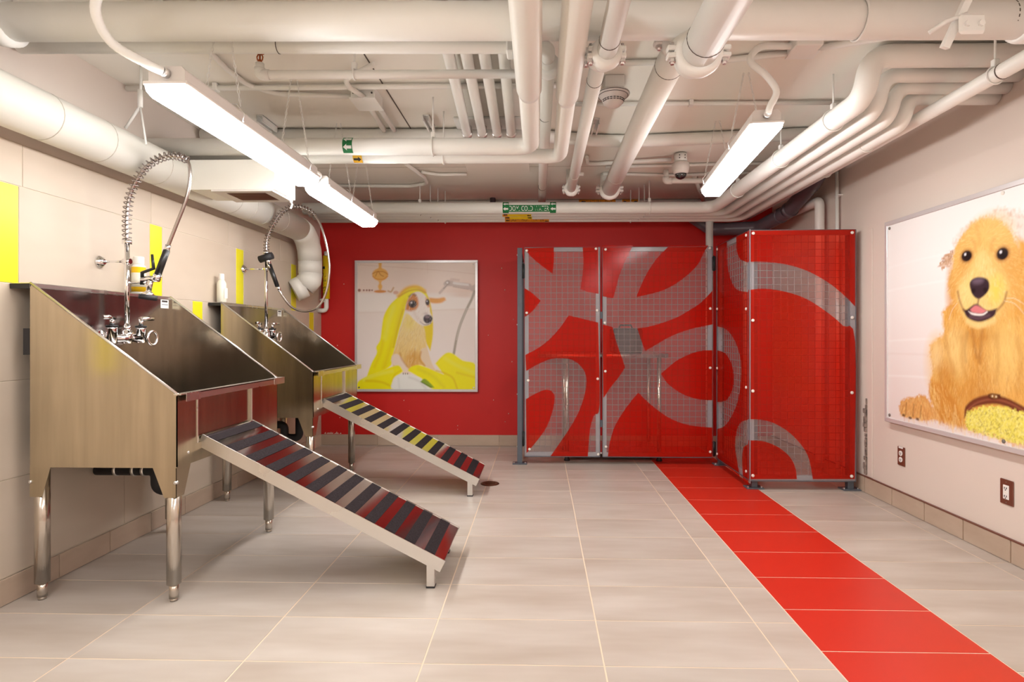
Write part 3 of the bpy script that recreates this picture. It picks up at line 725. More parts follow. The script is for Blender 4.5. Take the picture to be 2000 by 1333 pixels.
# gas vent riser in the left back corner
gv = thing('gas_vent_pipe', (-2.128, 5.66, 1.36), 'vertical pipe in the back left corner with a yellow gas vent label', 'pipe')
MB().tube(fillet([(-2.125, 5.66, 1.94), (-2.125, 5.66, 1.353), (-2.204, 5.66, 1.353)], .05, 6), .022, 14).build('riser', 'pipe_paint', gv)
MB().tube([(-2.125, 5.66, 1.47), (-2.125, 5.66, 1.90)], .033, 20).build('label_sleeve', 'bright_yellow_label', gv)
me = text_flat('GAS VENT', .23, .036)
for v in me.vertices:
    a = (v.co.y-.018)/.0340 + .30; u = v.co.x; v.co = Vector((-2.125-.0340*math.sin(a), 5.66-.0340*math.cos(a), 1.50+u))
put('lettering', me, 'black_ink', gv)
MB().box(-2.150, -2.128, 5.622, 5.635, 1.765, 1.79).build('arrow', 'black_ink', gv)
MB().cyl((-2.19, 5.66, 1.46), (-2.13, 5.66, 1.46), .010, 8).torus((-2.16, 5.655, 1.455), .016, .005, 'y', 12, 6).build('bracket', 'clamp_paint', gv)
MB().cyl((-2.125, 5.64, 1.90), (-2.105, 5.60, 1.905), .010, 8).build('end_knob', 'clamp_paint', gv)
shift_parts(gv)
tag(MB().cyl((-.46, 5.6, ZC), (-.46, 5.6, 2.33), .028, 16).build('pipe_stub', 'pvc_grey'), 'short dark pipe stub hanging from the ceiling at the back wall', 'pipe')

# ================================================================ stainless dog wash tubs
FX, BX = -1.497, -2.118          # front and back planes
ZB, ZF, ZT = .566, .868, 1.330   # bottom, front rim, back rim
TW = .905
def make_tub(y0, label, near):
    t = thing('wash_tub', (-1.81, y0+TW/2, 0), label, 'wash tub', 'stainless dog wash tubs')
    y1 = y0+TW; th = .004
    prof = [(FX, ZB), (FX, ZF), (BX, ZT), (BX, ZB)]
    for a, b in ((y0, y0+th), (y1-th, y1)):
        s = MB().prism(prof, 'y', a, b).build('side_panel', 'steel_brushed', t)
        MB().tube([(FX, (a+b)/2, ZF), (BX, (a+b)/2, ZT)], .0055, 8).build('rolled_rim', 'steel_light', s)
    MB().box(BX-.002, BX+.003, y0+th, y1-th, ZB, ZT).build('back_panel', 'steel_inner_shaded', t)
    MB().box(XL+.004, BX+.006, y0, y1, ZT-.020, ZT, .003).build('ledge', 'steel_light', t)
    MB().box(XL+.004, BX-.003, y0-.003, y0, ZT-.024, ZT-.003).build('ledge_end_shade', 'black_rubber', t)  # painted shade: black plate in place of the ledge's dark hollow end
    MB().box(BX-.030, BX-.003, y0+.001, y0+.05, 1.03, 1.14).build('wall_bracket', 'black_rubber', t)
    MB().box(BX+.003, FX-.003, y0+th, y1-th, ZB+.05, ZB+.058).build('basin_floor', 'steel_inner_shaded', t)
    MB().box(BX, FX, y0, y1, ZB-.004, ZB).build('under_pan', 'steel_brushed', t)
    # front: two fixed cheeks, a sill below the doorway and the lift-out gate
    ya, yb = y0+.140, y0+.612
    MB().box(FX-.004, FX, y0, ya, ZB, ZF-.008).build('cheek_panel', 'steel_brushed', t)
    MB().box(FX-.004, FX, yb, y1, ZB, ZF-.008).build('cheek_panel', 'steel_brushed', t)
    MB().box(FX-.004, FX, ya, yb, ZB, .640).build('sill', 'steel_brushed', t)
    g = MB().box(FX-.012, FX-.008, ya+.002, yb-.002, .640, ZF-.012).build('gate', 'steel_brushed', t)
    for yy in (ya, yb): MB().box(FX-.014, FX+.004, yy-.004, yy+.004, .640, ZF-.008, .001).build('gate_guide', 'steel_light', g)
    r_ = MB().box(FX-.012, FX+.020, y0-.004, y1+.045, ZF-.004, ZF+.001).box(FX+.017, FX+.020, y0+.060, y1+.045, ZF-.030, ZF).build('lip_rail', 'steel_light', t)
    MB().box(FX+.0195, FX+.0215, y0+.03, y0+.13, ZF-.034, ZF+.0015).build('rail_clip', 'steel_light', r_)
    MB().box(FX+.0195, FX+.0215, y1-.08, y1+.045, ZF-.034, ZF+.0015).build('rail_clip', 'steel_light', r_)
    # legs with gussets and adjustable feet
    for lx, ly, sx, sy in ((BX+.024, y0+.032, -1, -1), (FX-.034, y0+.032, 1, -1), (BX+.024, y1-.032, -1, 1), (FX-.034, y1-.032, 1, 1)):
        l = MB().cyl((lx, ly, .072), (lx, ly, ZB-.003), .0275, 24).build('leg', 'steel_leg', t)
        MB().cyl((lx, ly, .012), (lx, ly, .075), .0185, 18).cyl((lx, ly, 0), (lx, ly, .013), .015, 16).build('foot', 'steel_leg', l)
        e = lx+sx*.0285; f = ly+sy*.0285
        w = .100 if sx > 0 else .088
        MB().prism([(e, ZB-.002), (e-sx*w, ZB-.002), (e-sx*.052, ZB-.128), (e, ZB-.128)], 'y', f-.002 if sy > 0 else f, f if sy > 0 else f+.002).build('gusset', 'steel_brushed', l)
        if sx > 0: MB().prism([(f, ZB-.002), (f-sy*.100, ZB-.002), (f-sy*.052, ZB-.128), (f, ZB-.128)], 'x', e-.002, e).build('gusset', 'steel_brushed', l)
        rivet(l, (e-sx*.004, f, ZB-.065), (0, sy, 0), .007, .006, 'aluminium'); rivet(l, (e, f-sy*.004, ZB-.065), (sx, 0, 0), .007, .006, 'aluminium')
    rivet(t, (FX, y0+.075, ZB+.045), (1, 0, 0), .006, .004, 'aluminium')
    # waste pipe with trap
    ym = y0+.47
    d = MB().tube(fillet([(-1.79, ym, ZB-.004), (-1.79, ym, .345), (-1.90, ym, .345), (-1.90, ym, .442), (XL+.002, ym, .442)], [.04, .04, .04], 6), .028, 16).build('waste_pipe', 'black_rubber', t)
    for x in (-1.96, -2.01, -2.10): MB().lathe([(.02, -.006), (.0315, -.006), (.0315, .006), (.02, .006)], (x, ym, .442), 'x', 20).build('hose_clamp', 'steel_light', d)
    MB().cyl((-1.79, ym, .50), (-1.79, ym, ZB-.004), .034, 16).build('slip_nut', 'black_rubber', d)
    # maker's sticker
    st = MB().box(BX+.003, BX+.0038, y1-.088, y1-.020, 1.262, 1.322).build('sticker', 'bottle_white', t)
    MB().box(BX+.0038, BX+.0042, y1-.079, y1-.031, 1.296, 1.306).build('printed_line', 'slot_dark', st)
    MB().box(BX+.0038, BX+.0042, y1-.079, y1-.027, 1.280, 1.285).build('printed_line', 'grey_ink', st)
    return shift_parts(t)
T1, T2 = 2.330, 3.757
make_tub(T1, 'nearest stainless steel dog wash tub on four legs against the left wall', True)
make_tub(T2, 'stainless steel dog wash tub further back, its front reflecting yellow', False)

# ================================================================ ramps
def make_ramp(y0, label):
    W = .445; y1 = y0+W
    a = Vector((FX+.006, 0, .668)); b = Vector((-.418, 0, .120)); d = (b-a); L = d.length; d.normalize(); n = Vector((-d.z, 0, d.x)); n = n if n.z > 0 else -n
    t = thing('dog_ramp', (-.95, (y0+y1)/2, 0), label, 'ramp', 'striped steel ramps up to the tubs')
    def Q(s, h, y): return a + d*s + n*h + Vector((0, y, 0))
    def slab(s0, s1, h0, h1, ya, yb, name, m, parent):
        bmk = MB(); vs = [bmk.bm.verts.new(Q(s, h, y)) for s in (s0, s1) for h in (h0, h1) for y in (ya, yb)]
        for q in ((0, 1, 3, 2), (4, 6, 7, 5), (0, 4, 5, 1), (2, 3, 7, 6), (0, 2, 6, 4), (1, 5, 7, 3)): bmk.bm.faces.new([vs[i] for i in q])
        bmesh.ops.recalc_face_normals(bmk.bm, faces=bmk.bm.faces[:])
        return bmk.build(name, m, parent)
    slab(0, L, -.006, 0, y0+.002, y1-.002, 'tread_plate', 'steel_tread', t)
    for yy in (y0, y1-.004): slab(-.004, L+.004, -.052, .003, yy, yy+.004, 'side_rail', 'steel_light', t)
    slab(L-.003, L, -.045, 0, y0+.004, y1-.004, 'end_lip', 'steel_light', t)
    for i in range(12):
        s = .008 + i*(L-.055)/11.55
        slab(s, s+.052, 0, .0016, y0+.014, y1-.010, 'grip_strip', 'grip_tape', t)
    for yy in (y0+.002, y1-.042):
        xs = b.x-.062
        l = MB().box(xs-.018, xs+.018, yy, yy+.036, .006, .118, .002).build('leg', 'steel_light', t)
        MB().box(xs-.0195, xs+.0195, yy-.0015, yy+.0375, 0, .008, .001).build('rubber_foot', 'black_rubber', l)
    MB().box(FX+.001, FX+.022, y0+.01, y1-.01, .640, .662).build('hook_flange', 'steel_light', t)
    return shift_parts(t)
make_ramp(2.502, 'nearest steel ramp with dark grip stripes, leading up to the first tub')
make_ramp(3.928, 'steel ramp with dark grip stripes and yellow reflections, leading to the far tub')

# ================================================================ pre-rinse spray taps
def spring(path, R, r, turns_per_m):
    P = smooth_path(path, 12); out = []; acc = 0; u = None
    for i in range(len(P)-1):
        t = (P[i+1]-P[i]); l = t.length; t.normalize()
        if u is None: u = t.orthogonal().normalized()
        u = (u-t*u.dot(t)).normalized(); w = t.cross(u); k = max(2, int(l*turns_per_m*10))
        for q in range(k):
            a = 2*math.pi*(acc+l*q/k)*turns_per_m; out.append(P[i]+t*(l*q/k)+(u*math.cos(a)+w*math.sin(a))*R)
        acc += l
    return MB().tube(out, r, 5)
def make_tap(yc, label, parts):
    t = thing('spray_tap', (BX, yc, 1.10), label, 'tap', 'pre-rinse spray taps over the tubs')
    x = X_
    b = MB().tube([(x, yc-.10, 1.095), (x, yc+.10, 1.095)], .019, 16)
    for s in (-1, 1):
        b.tube([(x, yc+s*.10, 1.072), (x, yc+s*.10, 1.14), (x, yc+s*.10, 1.15)], [.023, .021, .024], 18); b.tube([(x, yc+s*.10, 1.10), (BX+.003, yc+s*.10, 1.10)], [.017, .017], 14); b.cyl((BX+.012, yc+s*.10, 1.10), (BX+.003, yc+s*.10, 1.10), .033, 20)
    b.cyl((x, yc, 1.07), (x, yc, 1.135), .023, 18)
    b.build('valve_body', 'chrome', t)
    for s in (-1, 1):
        hd = MB().cyl((x, yc+s*.10, 1.150), (x, yc+s*.10, 1.160), .026, 18).build('valve_ring', 'black_plastic', t)
        MB().cyl((x, yc+s*.10, 1.158), (x, yc+s*.10, 1.192), .010, 12).tube([(x, yc+s*.092, 1.192), (x+.01, yc+s*.13, 1.196), (x+.012, yc+s*.175, 1.196)], [.012, .011, .009], 10).build('lever_handle', 'chrome', t)
    MB().torus((x+.03, yc+.145, 1.095), .036, .007, 'x', 24, 8).build('finger_ring', 'chrome', t)
    MB().cyl((x, yc, 1.13), (x, yc, parts['riser']), .0115, 14).cyl((x, yc, 1.13), (x, yc, 1.16), .015, 14).build('riser', 'chrome', t)
    zb = parts['bracket']
    w = MB().tube([(XL+.001, yc+.02, zb), (x, yc, zb)], .006, 10).cyl((x-.018, yc, zb), (x+.018, yc, zb), .014, 12).build('wall_arm', 'chrome', t)
    MB().lathe([(.034, 0), (.032, .006), (.022, .014), (.012, .024)], (XL+.0005, yc+.02, zb), 'x', 24).build('wall_flange', 'chrome', w)
    MB().tube(smooth_path(parts['hose'], 10), .0085, 12).build('hose', 'chrome_hose', t)
    spring(parts['spring'], .0195, .0032, 44).build('spring', 'spring_steel', t)
    s0 = Vector(parts['spring'][0]); MB().cyl(s0-Vector((0, 0, .012)), s0+Vector((0, 0, .010)), .022, 16).build('spring_collar', 'chrome', t)
    return t
def V(yc, pts): return [(p[0], yc+(p[2] if len(p) > 2 else 0), p[1]) for p in pts]
# first tap: spray head hangs free
yc = 2.80; X_ = -2.052
pt = dict(riser=1.572, bracket=1.478,
  spring=V(yc, [(X_, 1.575), (X_, 1.70), (X_+.02, 1.82), (X_+.085, 1.935), (X_+.165, 1.99), (X_+.245, 2.002), (X_+.315, 1.977)]),
  hose=V(yc, [(X_, 1.56), (X_, 1.70), (X_+.02, 1.82), (X_+.085, 1.935), (X_+.165, 1.99), (X_+.245, 2.002), (X_+.305, 1.975), (X_+.318, 1.90), (X_+.30, 1.79), (X_+.25, 1.66), (X_+.212, 1.565), (X_+.205, 1.545)]))
t = make_tap(yc, 'tall chrome spray tap of the nearest tub, its black-handled head hanging free', pt)
hx = X_+.205
g = MB().tube(V(yc, [(hx+.003, 1.560), (hx-.005, 1.528)]), .013, 14).build('hose_ferrule', 'chrome', t)
MB().tube(V(yc, [(hx-.004, 1.532), (hx-.052, 1.405)]), [.0155, .0165], 16).build('grip', 'black_plastic', t)
v = MB().tube(V(yc, [(hx-.049, 1.412), (hx-.060, 1.385)]), [.020, .017], 16).tube(V(yc, [(hx-.045, 1.392), (hx-.13, 1.388)]), [.017, .014], 14).tube(V(yc, [(hx-.085, 1.395), (hx-.094, 1.325)]), [.015, .010], 12).build('spray_valve', 'chrome', t)
MB().tube(V(yc, [(hx-.128, 1.362), (hx-.128, 1.422), (hx-.070, 1.442), (hx-.078, 1.512)]), [.010, .009, .009, .006], 8).build('squeeze_lever', 'black_plastic', v)
MB().tube(V(yc, [(X_-.01, 1.372), (X_+.10, 1.372)]), .005, 8).build('hook_arm', 'chrome', t)
MB().tube(V(yc, [(hx-.094, 1.330), (hx-.098, 1.308)]), [.012, .034], 20).build('nozzle', 'chrome', v)
MB().tube(V(yc, [(hx-.0975, 1.310), (hx-.101, 1.288)]), [.040, .040], 24).build('nozzle_ring', 'black_rubber', v)
shift_parts(t)
# second tap: head parked at the top, hose looping down in front
yc = 4.19; X_ = -2.022
pt = dict(riser=1.72, bracket=1.60,
  spring=V(yc, [(X_, 1.72), (X_+.006, 1.82), (X_+.052, 1.93), (X_+.12, 2.022), (X_+.21, 2.062), (X_+.31, 2.035), (X_+.36, 1.99)]),
  hose=V(yc, [(X_, 1.70), (X_+.006, 1.82), (X_+.052, 1.93), (X_+.12, 2.022), (X_+.21, 2.062), (X_+.31, 2.035), (X_+.385, 1.965), (X_+.44, 1.815), (X_+.472, 1.622), (X_+.45, 1.435), (X_+.385, 1.318), (X_+.29, 1.286), (X_+.195, 1.315), (X_+.118, 1.405), (X_+.092, 1.46)]))
t = make_tap(yc, 'chrome spray tap of the far tub with its hose looping down', pt)
MB().tube(V(yc, [(X_+.085, 1.475, -.01), (X_+.105, 1.435, 0)]), .012, 12).build('hose_ferrule', 'chrome', t)
MB().tube(V(yc, [(X_+.032, 1.63, -.02), (X_+.088, 1.47, -.01)]), [.0165, .0155], 14).build('grip', 'black_plastic', t)
v = MB().tube(V(yc, [(X_+.034, 1.63, -.02), (X_+.018, 1.68, -.025)]), [.018, .014], 14).build('spray_valve', 'chrome', t)
MB().tube(V(yc, [(X_-.035, 1.665, -.03), (X_+.06, 1.695, -.03)]), [.026, .026], 16).build('nozzle_ring', 'black_rubber', v)
MB().tube(V(yc, [(X_+.012, 1.655, -.03), (X_+.045, 1.60, -.035)]), .006, 8).build('squeeze_lever', 'chrome', v)
shift_parts(t)

# ================================================================ shampoo bottles on the rear ledges
bt = thing('shampoo_bottle', (-2.160, 3.035, ZT), 'yellow labelled white bottle on the ledge behind the nearest tap', 'bottle')
MB().lathe([(.030, 0), (.033, .006), (.033, .150), (.024, .160), (.024, .163)], (-2.160, 3.035, ZT+.001), 'z', 24).build('bottle_body', 'bottle_white', bt)
MB().lathe([(.0335, .012), (.0336, .145)], (-2.160, 3.035, ZT+.001), 'z', 24).build('label', 'bottle_yellow', bt)
MB().lathe([(.025, .160), (.026, .164), (.026, .198), (.024, .202)], (-2.160, 3.035, ZT+.001), 'z', 24).build('cap', 'bottle_white', bt)
MB().tube([(-2.160, 3.035, ZT+.04), (-2.160, 3.035, ZT+.115)], .0342, 24).build('label_panel', 'bottle_cream', bt)
shift_parts(bt)
bt = thing('shampoo_bottle', (-2.160, 3.84, ZT), 'plain white bottle on the ledge of the far tub', 'bottle')
MB().lathe([(.027, 0), (.030, .006), (.030, .130), (.020, .150), (.016, .156)], (-2.160, 3.84, ZT+.001), 'z', 24).build('bottle_body', 'bottle_cream', bt)
MB().lathe([(.017, .154), (.018, .158), (.017, .192), (.014, .196)], (-2.160, 3.84, ZT+.001), 'z', 20).build('cap', 'bottle_white', bt)
MB().box(-2.131, -2.1295, 3.822, 3.86, ZT+.03, ZT+.10).build('label', 'bottle_white', bt)
shift_parts(bt)

# ================================================================ kennel with red printed acrylic panels
kn = thing('dog_kennel', (1.0, 4.9, 0), 'kennel of mesh panels faced with red patterned clear acrylic in the right corner', 'kennel')
KZ0, KZ1 = .070, 1.862
def film(parent, polys, plane, at_, sgn):
    """vinyl cut-outs stuck on the outer face of the sheet"""
    for p in polys:
        pp = smooth_poly(p, 45, 4)
        b = MB(); vs = [b.bm.verts.new((q[0], at_, q[1]) if plane == 'y' else (at_, q[0], q[1])) for q in pp]
        b.bm.faces.new(vs); b.build('red_film', 'red_film', parent)
def panel(name, axis, a0, a1, face, sgn, polys, bolts, lab=None, z0=KZ0, z1=KZ1):
    """axis 'y': panel lies in a plane y=face, runs a0..a1 in x. axis 'x': plane x=face, runs in y. sgn: outward direction"""
    def B(mb, u0, u1, d0, d1, zz0, zz1, bev=0.):
        lo, hi = sorted((face-sgn*d0, face-sgn*d1))
        return mb.box(u0, u1, lo, hi, zz0, zz1, bev) if axis == 'y' else mb.box(lo, hi, u0, u1, zz0, zz1, bev)
    f = MB(); w = .034
    B(f, a0, a0+w, .008, .038, z0, z1); B(f, a1-w, a1, .008, .038, z0, z1); B(f, a0+w, a1-w, .008, .038, z0, z0+w); B(f, a0+w, a1-w, .008, .038, z1-w, z1)
    o = f.build(name, 'frame_silver', kn)
    B(MB(), a0, a1, 0, .005, z0, z1).build('acrylic_sheet', 'acrylic', o)
    film(o, polys, axis, face+sgn*.0004, sgn)
    e = MB(); t = .002
    B(e, a0-t, a0, -.001, .010, z0, z1); B(e, a1, a1+t, -.001, .010, z0, z1); B(e, a0, a1, -.001, .010, z1, z1+t); B(e, a0, a1, -.001, .010, z0-t*3, z0)
    e.build('edge_trim', 'frame_grey', o)
    wm = MB(); n = int((a1-a0-2*w)/.052); m_ = int((z1-z0-2*w)/.0515)
    def seg(u0, zz0, u1, zz1, d):
        p = (lambda u, z: (u, face-sgn*d, z)) if axis == 'y' else (lambda u, z: (face-sgn*d, u, z))
        wm.tube([p(u0, zz0), p(u1, zz1)], .0018, 5, False)
    for i in range(1, n+1): u = a0+w+(a1-a0-2*w)*i/(n+1); seg(u, z0+w, u, z1-w, .022)
    for i in range(1, m_+1): z = z0+w+(z1-z0-2*w)*i/(m_+1); seg(a0+w, z, a1-w, z, .026)
    wm.build('wire_mesh', 'mesh_wire', o)
    for u, z in bolts:
        c = (u, face+sgn*.001, z) if axis == 'y' else (face+sgn*.001, u, z)
        rivet(o, c, (0, sgn, 0) if axis == 'y' else (sgn, 0, 0), .0115, .008, 'bolt_white')
    return o
FILM_L = [[(-0.132, 1.857), (0.12, 1.862), (0.12, 1.746), (0.11, 1.636), (0.037, 1.69), (-0.035, 1.747), (-0.092, 1.803)], [(0.367, 1.866), (0.499, 1.871), (0.502, 1.463), (0.416, 1.479), (0.348, 1.504), (0.367, 1.633), (0.374, 1.745)], [(-0.132, 1.513), (-0.068, 1.472), (0.008, 1.404), (-0.06, 1.319), (-0.128, 1.265)], [(0.247, 1.278), (0.367, 1.249), (0.499, 1.217), (0.512, 0.513), (0.464, 0.424), (0.429, 0.295), (0.411, 0.069), (0.09, 0.068), (0.158, 0.165), (0.255, 0.31), (0.335, 0.456), (0.384, 0.601), (0.4, 0.714), (0.384, 0.794), (0.335, 0.859), (0.271, 0.899), (0.19, 0.91), (0.094, 0.904), (-0.019, 0.858), (-0.116, 0.802), (-0.124, 0.939), (-0.019, 0.996), (0.078, 1.068), (0.174, 1.173)], [(-0.119, 0.559), (-0.035, 0.608), (0.045, 0.64), (0.097, 0.633), (0.126, 0.584), (0.113, 0.471), (0.061, 0.326), (-0.003, 0.229), (-0.076, 0.139), (-0.113, 0.096)]]
FILM_R = [[(0.533, 1.877), (0.796, 1.876), (0.737, 1.76), (0.681, 1.624), (0.649, 1.503), (0.628, 1.426), (0.538, 1.442)], [(1.108, 1.875), (1.436, 1.873), (1.407, 1.83), (1.344, 1.71), (1.248, 1.614), (1.136, 1.534), (1.009, 1.478), (0.825, 1.435), (0.865, 1.535), (0.929, 1.663), (1.009, 1.775)], [(1.474, 1.493), (1.375, 1.389), (1.28, 1.325), (1.168, 1.261), (1.041, 1.213), (0.929, 1.181), (0.833, 1.168), (0.865, 1.069), (0.9, 0.975), (0.993, 1.028), (1.089, 1.085), (1.2, 1.133), (1.312, 1.168), (1.474, 1.202)], [(0.536, 1.202), (0.621, 1.178), (0.641, 1.101), (0.665, 1.02), (0.729, 0.835), (0.673, 0.747), (0.608, 0.666), (0.544, 0.569)], [(1.474, 0.981), (1.375, 0.976), (1.28, 0.948), (1.168, 0.892), (1.089, 0.828), (1.033, 0.779), (1.089, 0.699), (1.168, 0.635), (1.264, 0.587), (1.375, 0.559), (1.474, 0.556)], [(0.841, 0.618), (0.913, 0.546), (1.009, 0.466), (1.12, 0.394), (1.248, 0.347), (1.375, 0.328), (1.474, 0.322), (1.474, 0.072), (0.581, 0.064), (0.6, 0.199), (0.641, 0.328), (0.705, 0.441), (0.769, 0.53)]]
FILM_S = [[(4.887, 1.876), (4.64, 1.868), (4.63, 1.684), (4.539, 1.54), (4.395, 1.454), (4.165, 1.42), (4.165, 0.502), (4.326, 0.455), (4.418, 0.368), (4.442, 0.25), (4.395, 0.147), (4.339, 0.041), (4.887, 0.07), (4.887, 0.315), (4.693, 0.372), (4.514, 0.483), (4.371, 0.631), (4.312, 0.795), (4.326, 0.936), (4.442, 1.061), (4.64, 1.152), (4.887, 1.184)], [(4.418, 1.862), (4.165, 1.862), (4.165, 1.632), (4.326, 1.678), (4.404, 1.752)], [(4.887, 0.981), (4.693, 0.964), (4.539, 0.894), (4.48, 0.799), (4.499, 0.699), (4.615, 0.604), (4.747, 0.563), (4.887, 0.543)], [(4.165, 0.327), (4.259, 0.286), (4.29, 0.202), (4.272, 0.037), (4.165, 0.028)]]
FILM_F = [[(1.491, 1.857), (2.244, 1.861), (2.244, 1.314), (2.173, 1.388), (2.054, 1.486), (1.906, 1.569), (1.757, 1.615), (1.608, 1.635), (1.491, 1.635)], [(1.491, 1.434), (1.608, 1.442), (1.757, 1.419), (1.906, 1.366), (2.054, 1.268), (2.158, 1.177), (2.244, 1.065), (2.241, 0.085), (1.947, 0.083), (1.921, 0.221), (1.876, 0.311), (1.787, 0.409), (1.682, 0.476), (1.593, 0.503), (1.491, 0.509)], [(1.491, 0.358), (1.608, 0.348), (1.712, 0.303), (1.787, 0.236), (1.824, 0.16), (1.834, 0.082), (1.491, 0.08)]]
zs = [1.835, 1.30, .715, .105]
dl = panel('door', 'y', -.130, .515, 4.92, -1, FILM_L, [(-.112, 1.835), (-.112, 1.30), (-.100, .72), (-.088, .13), (.480, 1.848), (.490, 1.32), (.495, .735), (.500, .09)])
dr_ = panel('door', 'y', .538, 1.468, 4.92, -1, FILM_R, [(.562, 1.842), (.556, 1.215), (.560, .80), (.566, .155), (1.447, 1.850), (1.450, 1.335), (1.450, .83), (1.450, .115)])
sp_ = panel('side_panel', 'x', 4.175, 4.905, 1.500, -1, FILM_S, [(4.20, 1.835), (4.20, 1.30), (4.20, .73), (4.20, .12), (4.88, 1.835), (4.88, 1.33), (4.88, .83), (4.88, .105)])
fp = panel('fixed_panel', 'y', 1.500, 2.250, 4.14, -1, FILM_F, [(1.525, 1.838), (1.522, 1.215), (1.522, .71), (1.522, .105), (2.222, 1.840), (2.222, 1.235), (2.220, .70), (2.218, .105)])
MB().box(1.4985, 1.5035, 4.132, 4.138, KZ0-.02, KZ1+.004).build('corner_trim', 'frame_silver', fp)
def post(x, y, w=.042, zt=1.86):
    p = MB().box(x-w/2, x+w/2, y-w/2, y+w/2, .008, zt, .002).build('post', 'frame_grey', kn)
    MB().box(x-.062, x+.062, y-.045, y+.045, 0, .009, .002).build('base_plate', 'frame_grey', p)
    for s in (-1, 1): MB().cyl((x+s*.048, y-.02, .008), (x+s*.048, y-.02, .018), .008, 6, smooth=False).build('anchor_bolt', 'aluminium', p)
    return p
pl = post(-.172, 4.945)
for z in (1.80, 1.20, .60, .15): rivet(pl, (-.193, 4.94, z), (-1, 0, 0), .006, .005)
post(1.500+.045, 4.945); post(1.553, 4.205); post(2.225, 4.180)
for (x, z) in ((-.148, 1.66), (-.148, .22)):
    MB().box(x-.004, x+.020, 4.925, 4.945, z-.06, z+.06, .002).cyl((x+.006, 4.92, z-.065), (x+.006, 4.92, z+.065), .007, 8).build('hinge', 'black_plastic', dl)
for (x, z) in ((1.478, 1.72), (1.478, .14)):
    MB().box(x-.012, x+.022, 4.925, 4.945, z-.06, z+.06, .002).cyl((x+.004, 4.92, z-.065), (x+.004, 4.92, z+.065), .007, 8).build('hinge', 'black_plastic', dr_)
for z in (1.28, .35): MB().box(.517, .536, 4.925, 4.955, z-.03, z+.03, .002).build('latch', 'frame_grey', dr_)
# left side: a mesh panel set back between the post and the wall
ls = MB().box(-.190, -.160, 4.97, 5.0, KZ0, KZ1).box(-.190, -.160, 5.69, 5.72, KZ0, KZ1).box(-.190, -.160, 5.0, 5.69, KZ0, KZ0+.03).box(-.190, -.160, 5.0, 5.69, KZ1-.03, KZ1).build('mesh_panel', 'frame_grey', kn)
wm = MB()
for i in range(1, 13): wm.tube([(-.175, 5.0+i*.053, KZ0+.03), (-.175, 5.0+i*.053, KZ1-.03)], .0018, 5, False)
for i in range(1, 33): wm.tube([(-.178, 5.0, KZ0+.03+i*.0525), (-.178, 5.69, KZ0+.03+i*.0525)], .0018, 5, False)
wm.build('wire_mesh', 'mesh_wire', ls)
shift_parts(kn)

# steel worktable kept inside the kennel
cb = thing('steel_table', (.65, 5.33, 0), 'stainless worktable on black feet behind the kennel doors', 'table')
MB().box(-.02, 1.12, 5.05, 5.62, .920, .945, .006).build('tabletop', 'steel_light', cb)
MB().tube([(-.02, 5.045, .930), (1.12, 5.045, .930)], .017, 12).build('rolled_edge', 'aluminium', cb)
MB().box(.22, 1.07, 5.04, 5.58, .066, .084, .003).build('shelf', 'aluminium', cb)
for x in (.24, 1.05):
    for y in (5.075, 5.56):
        l_ = MB().cyl((x, y, .07), (x, y, .925), .019, 14).build('leg', 'steel_leg', cb)
        MB().tube([(x, y, 0), (x, y, .012), (x, y, .02), (x, y, .072)], [.026, .026, .020, .020], 14).build('foot', 'black_rubber', l_)
shift_parts(cb)
tl = thing('tool_case', (.79, 5.33, .945), 'dark case standing on the worktable behind the right kennel door', 'case')
MB().box(.66, .92, 5.15, 5.45, .946, 1.17, .012).build('case_body', 'black_plastic', tl); MB().tube([(.73, 5.30, 1.168), (.74, 5.30, 1.20), (.84, 5.30, 1.20), (.85, 5.30, 1.168)], .008, 8).build('handle', 'black_rubber', tl)
shift_parts(tl)

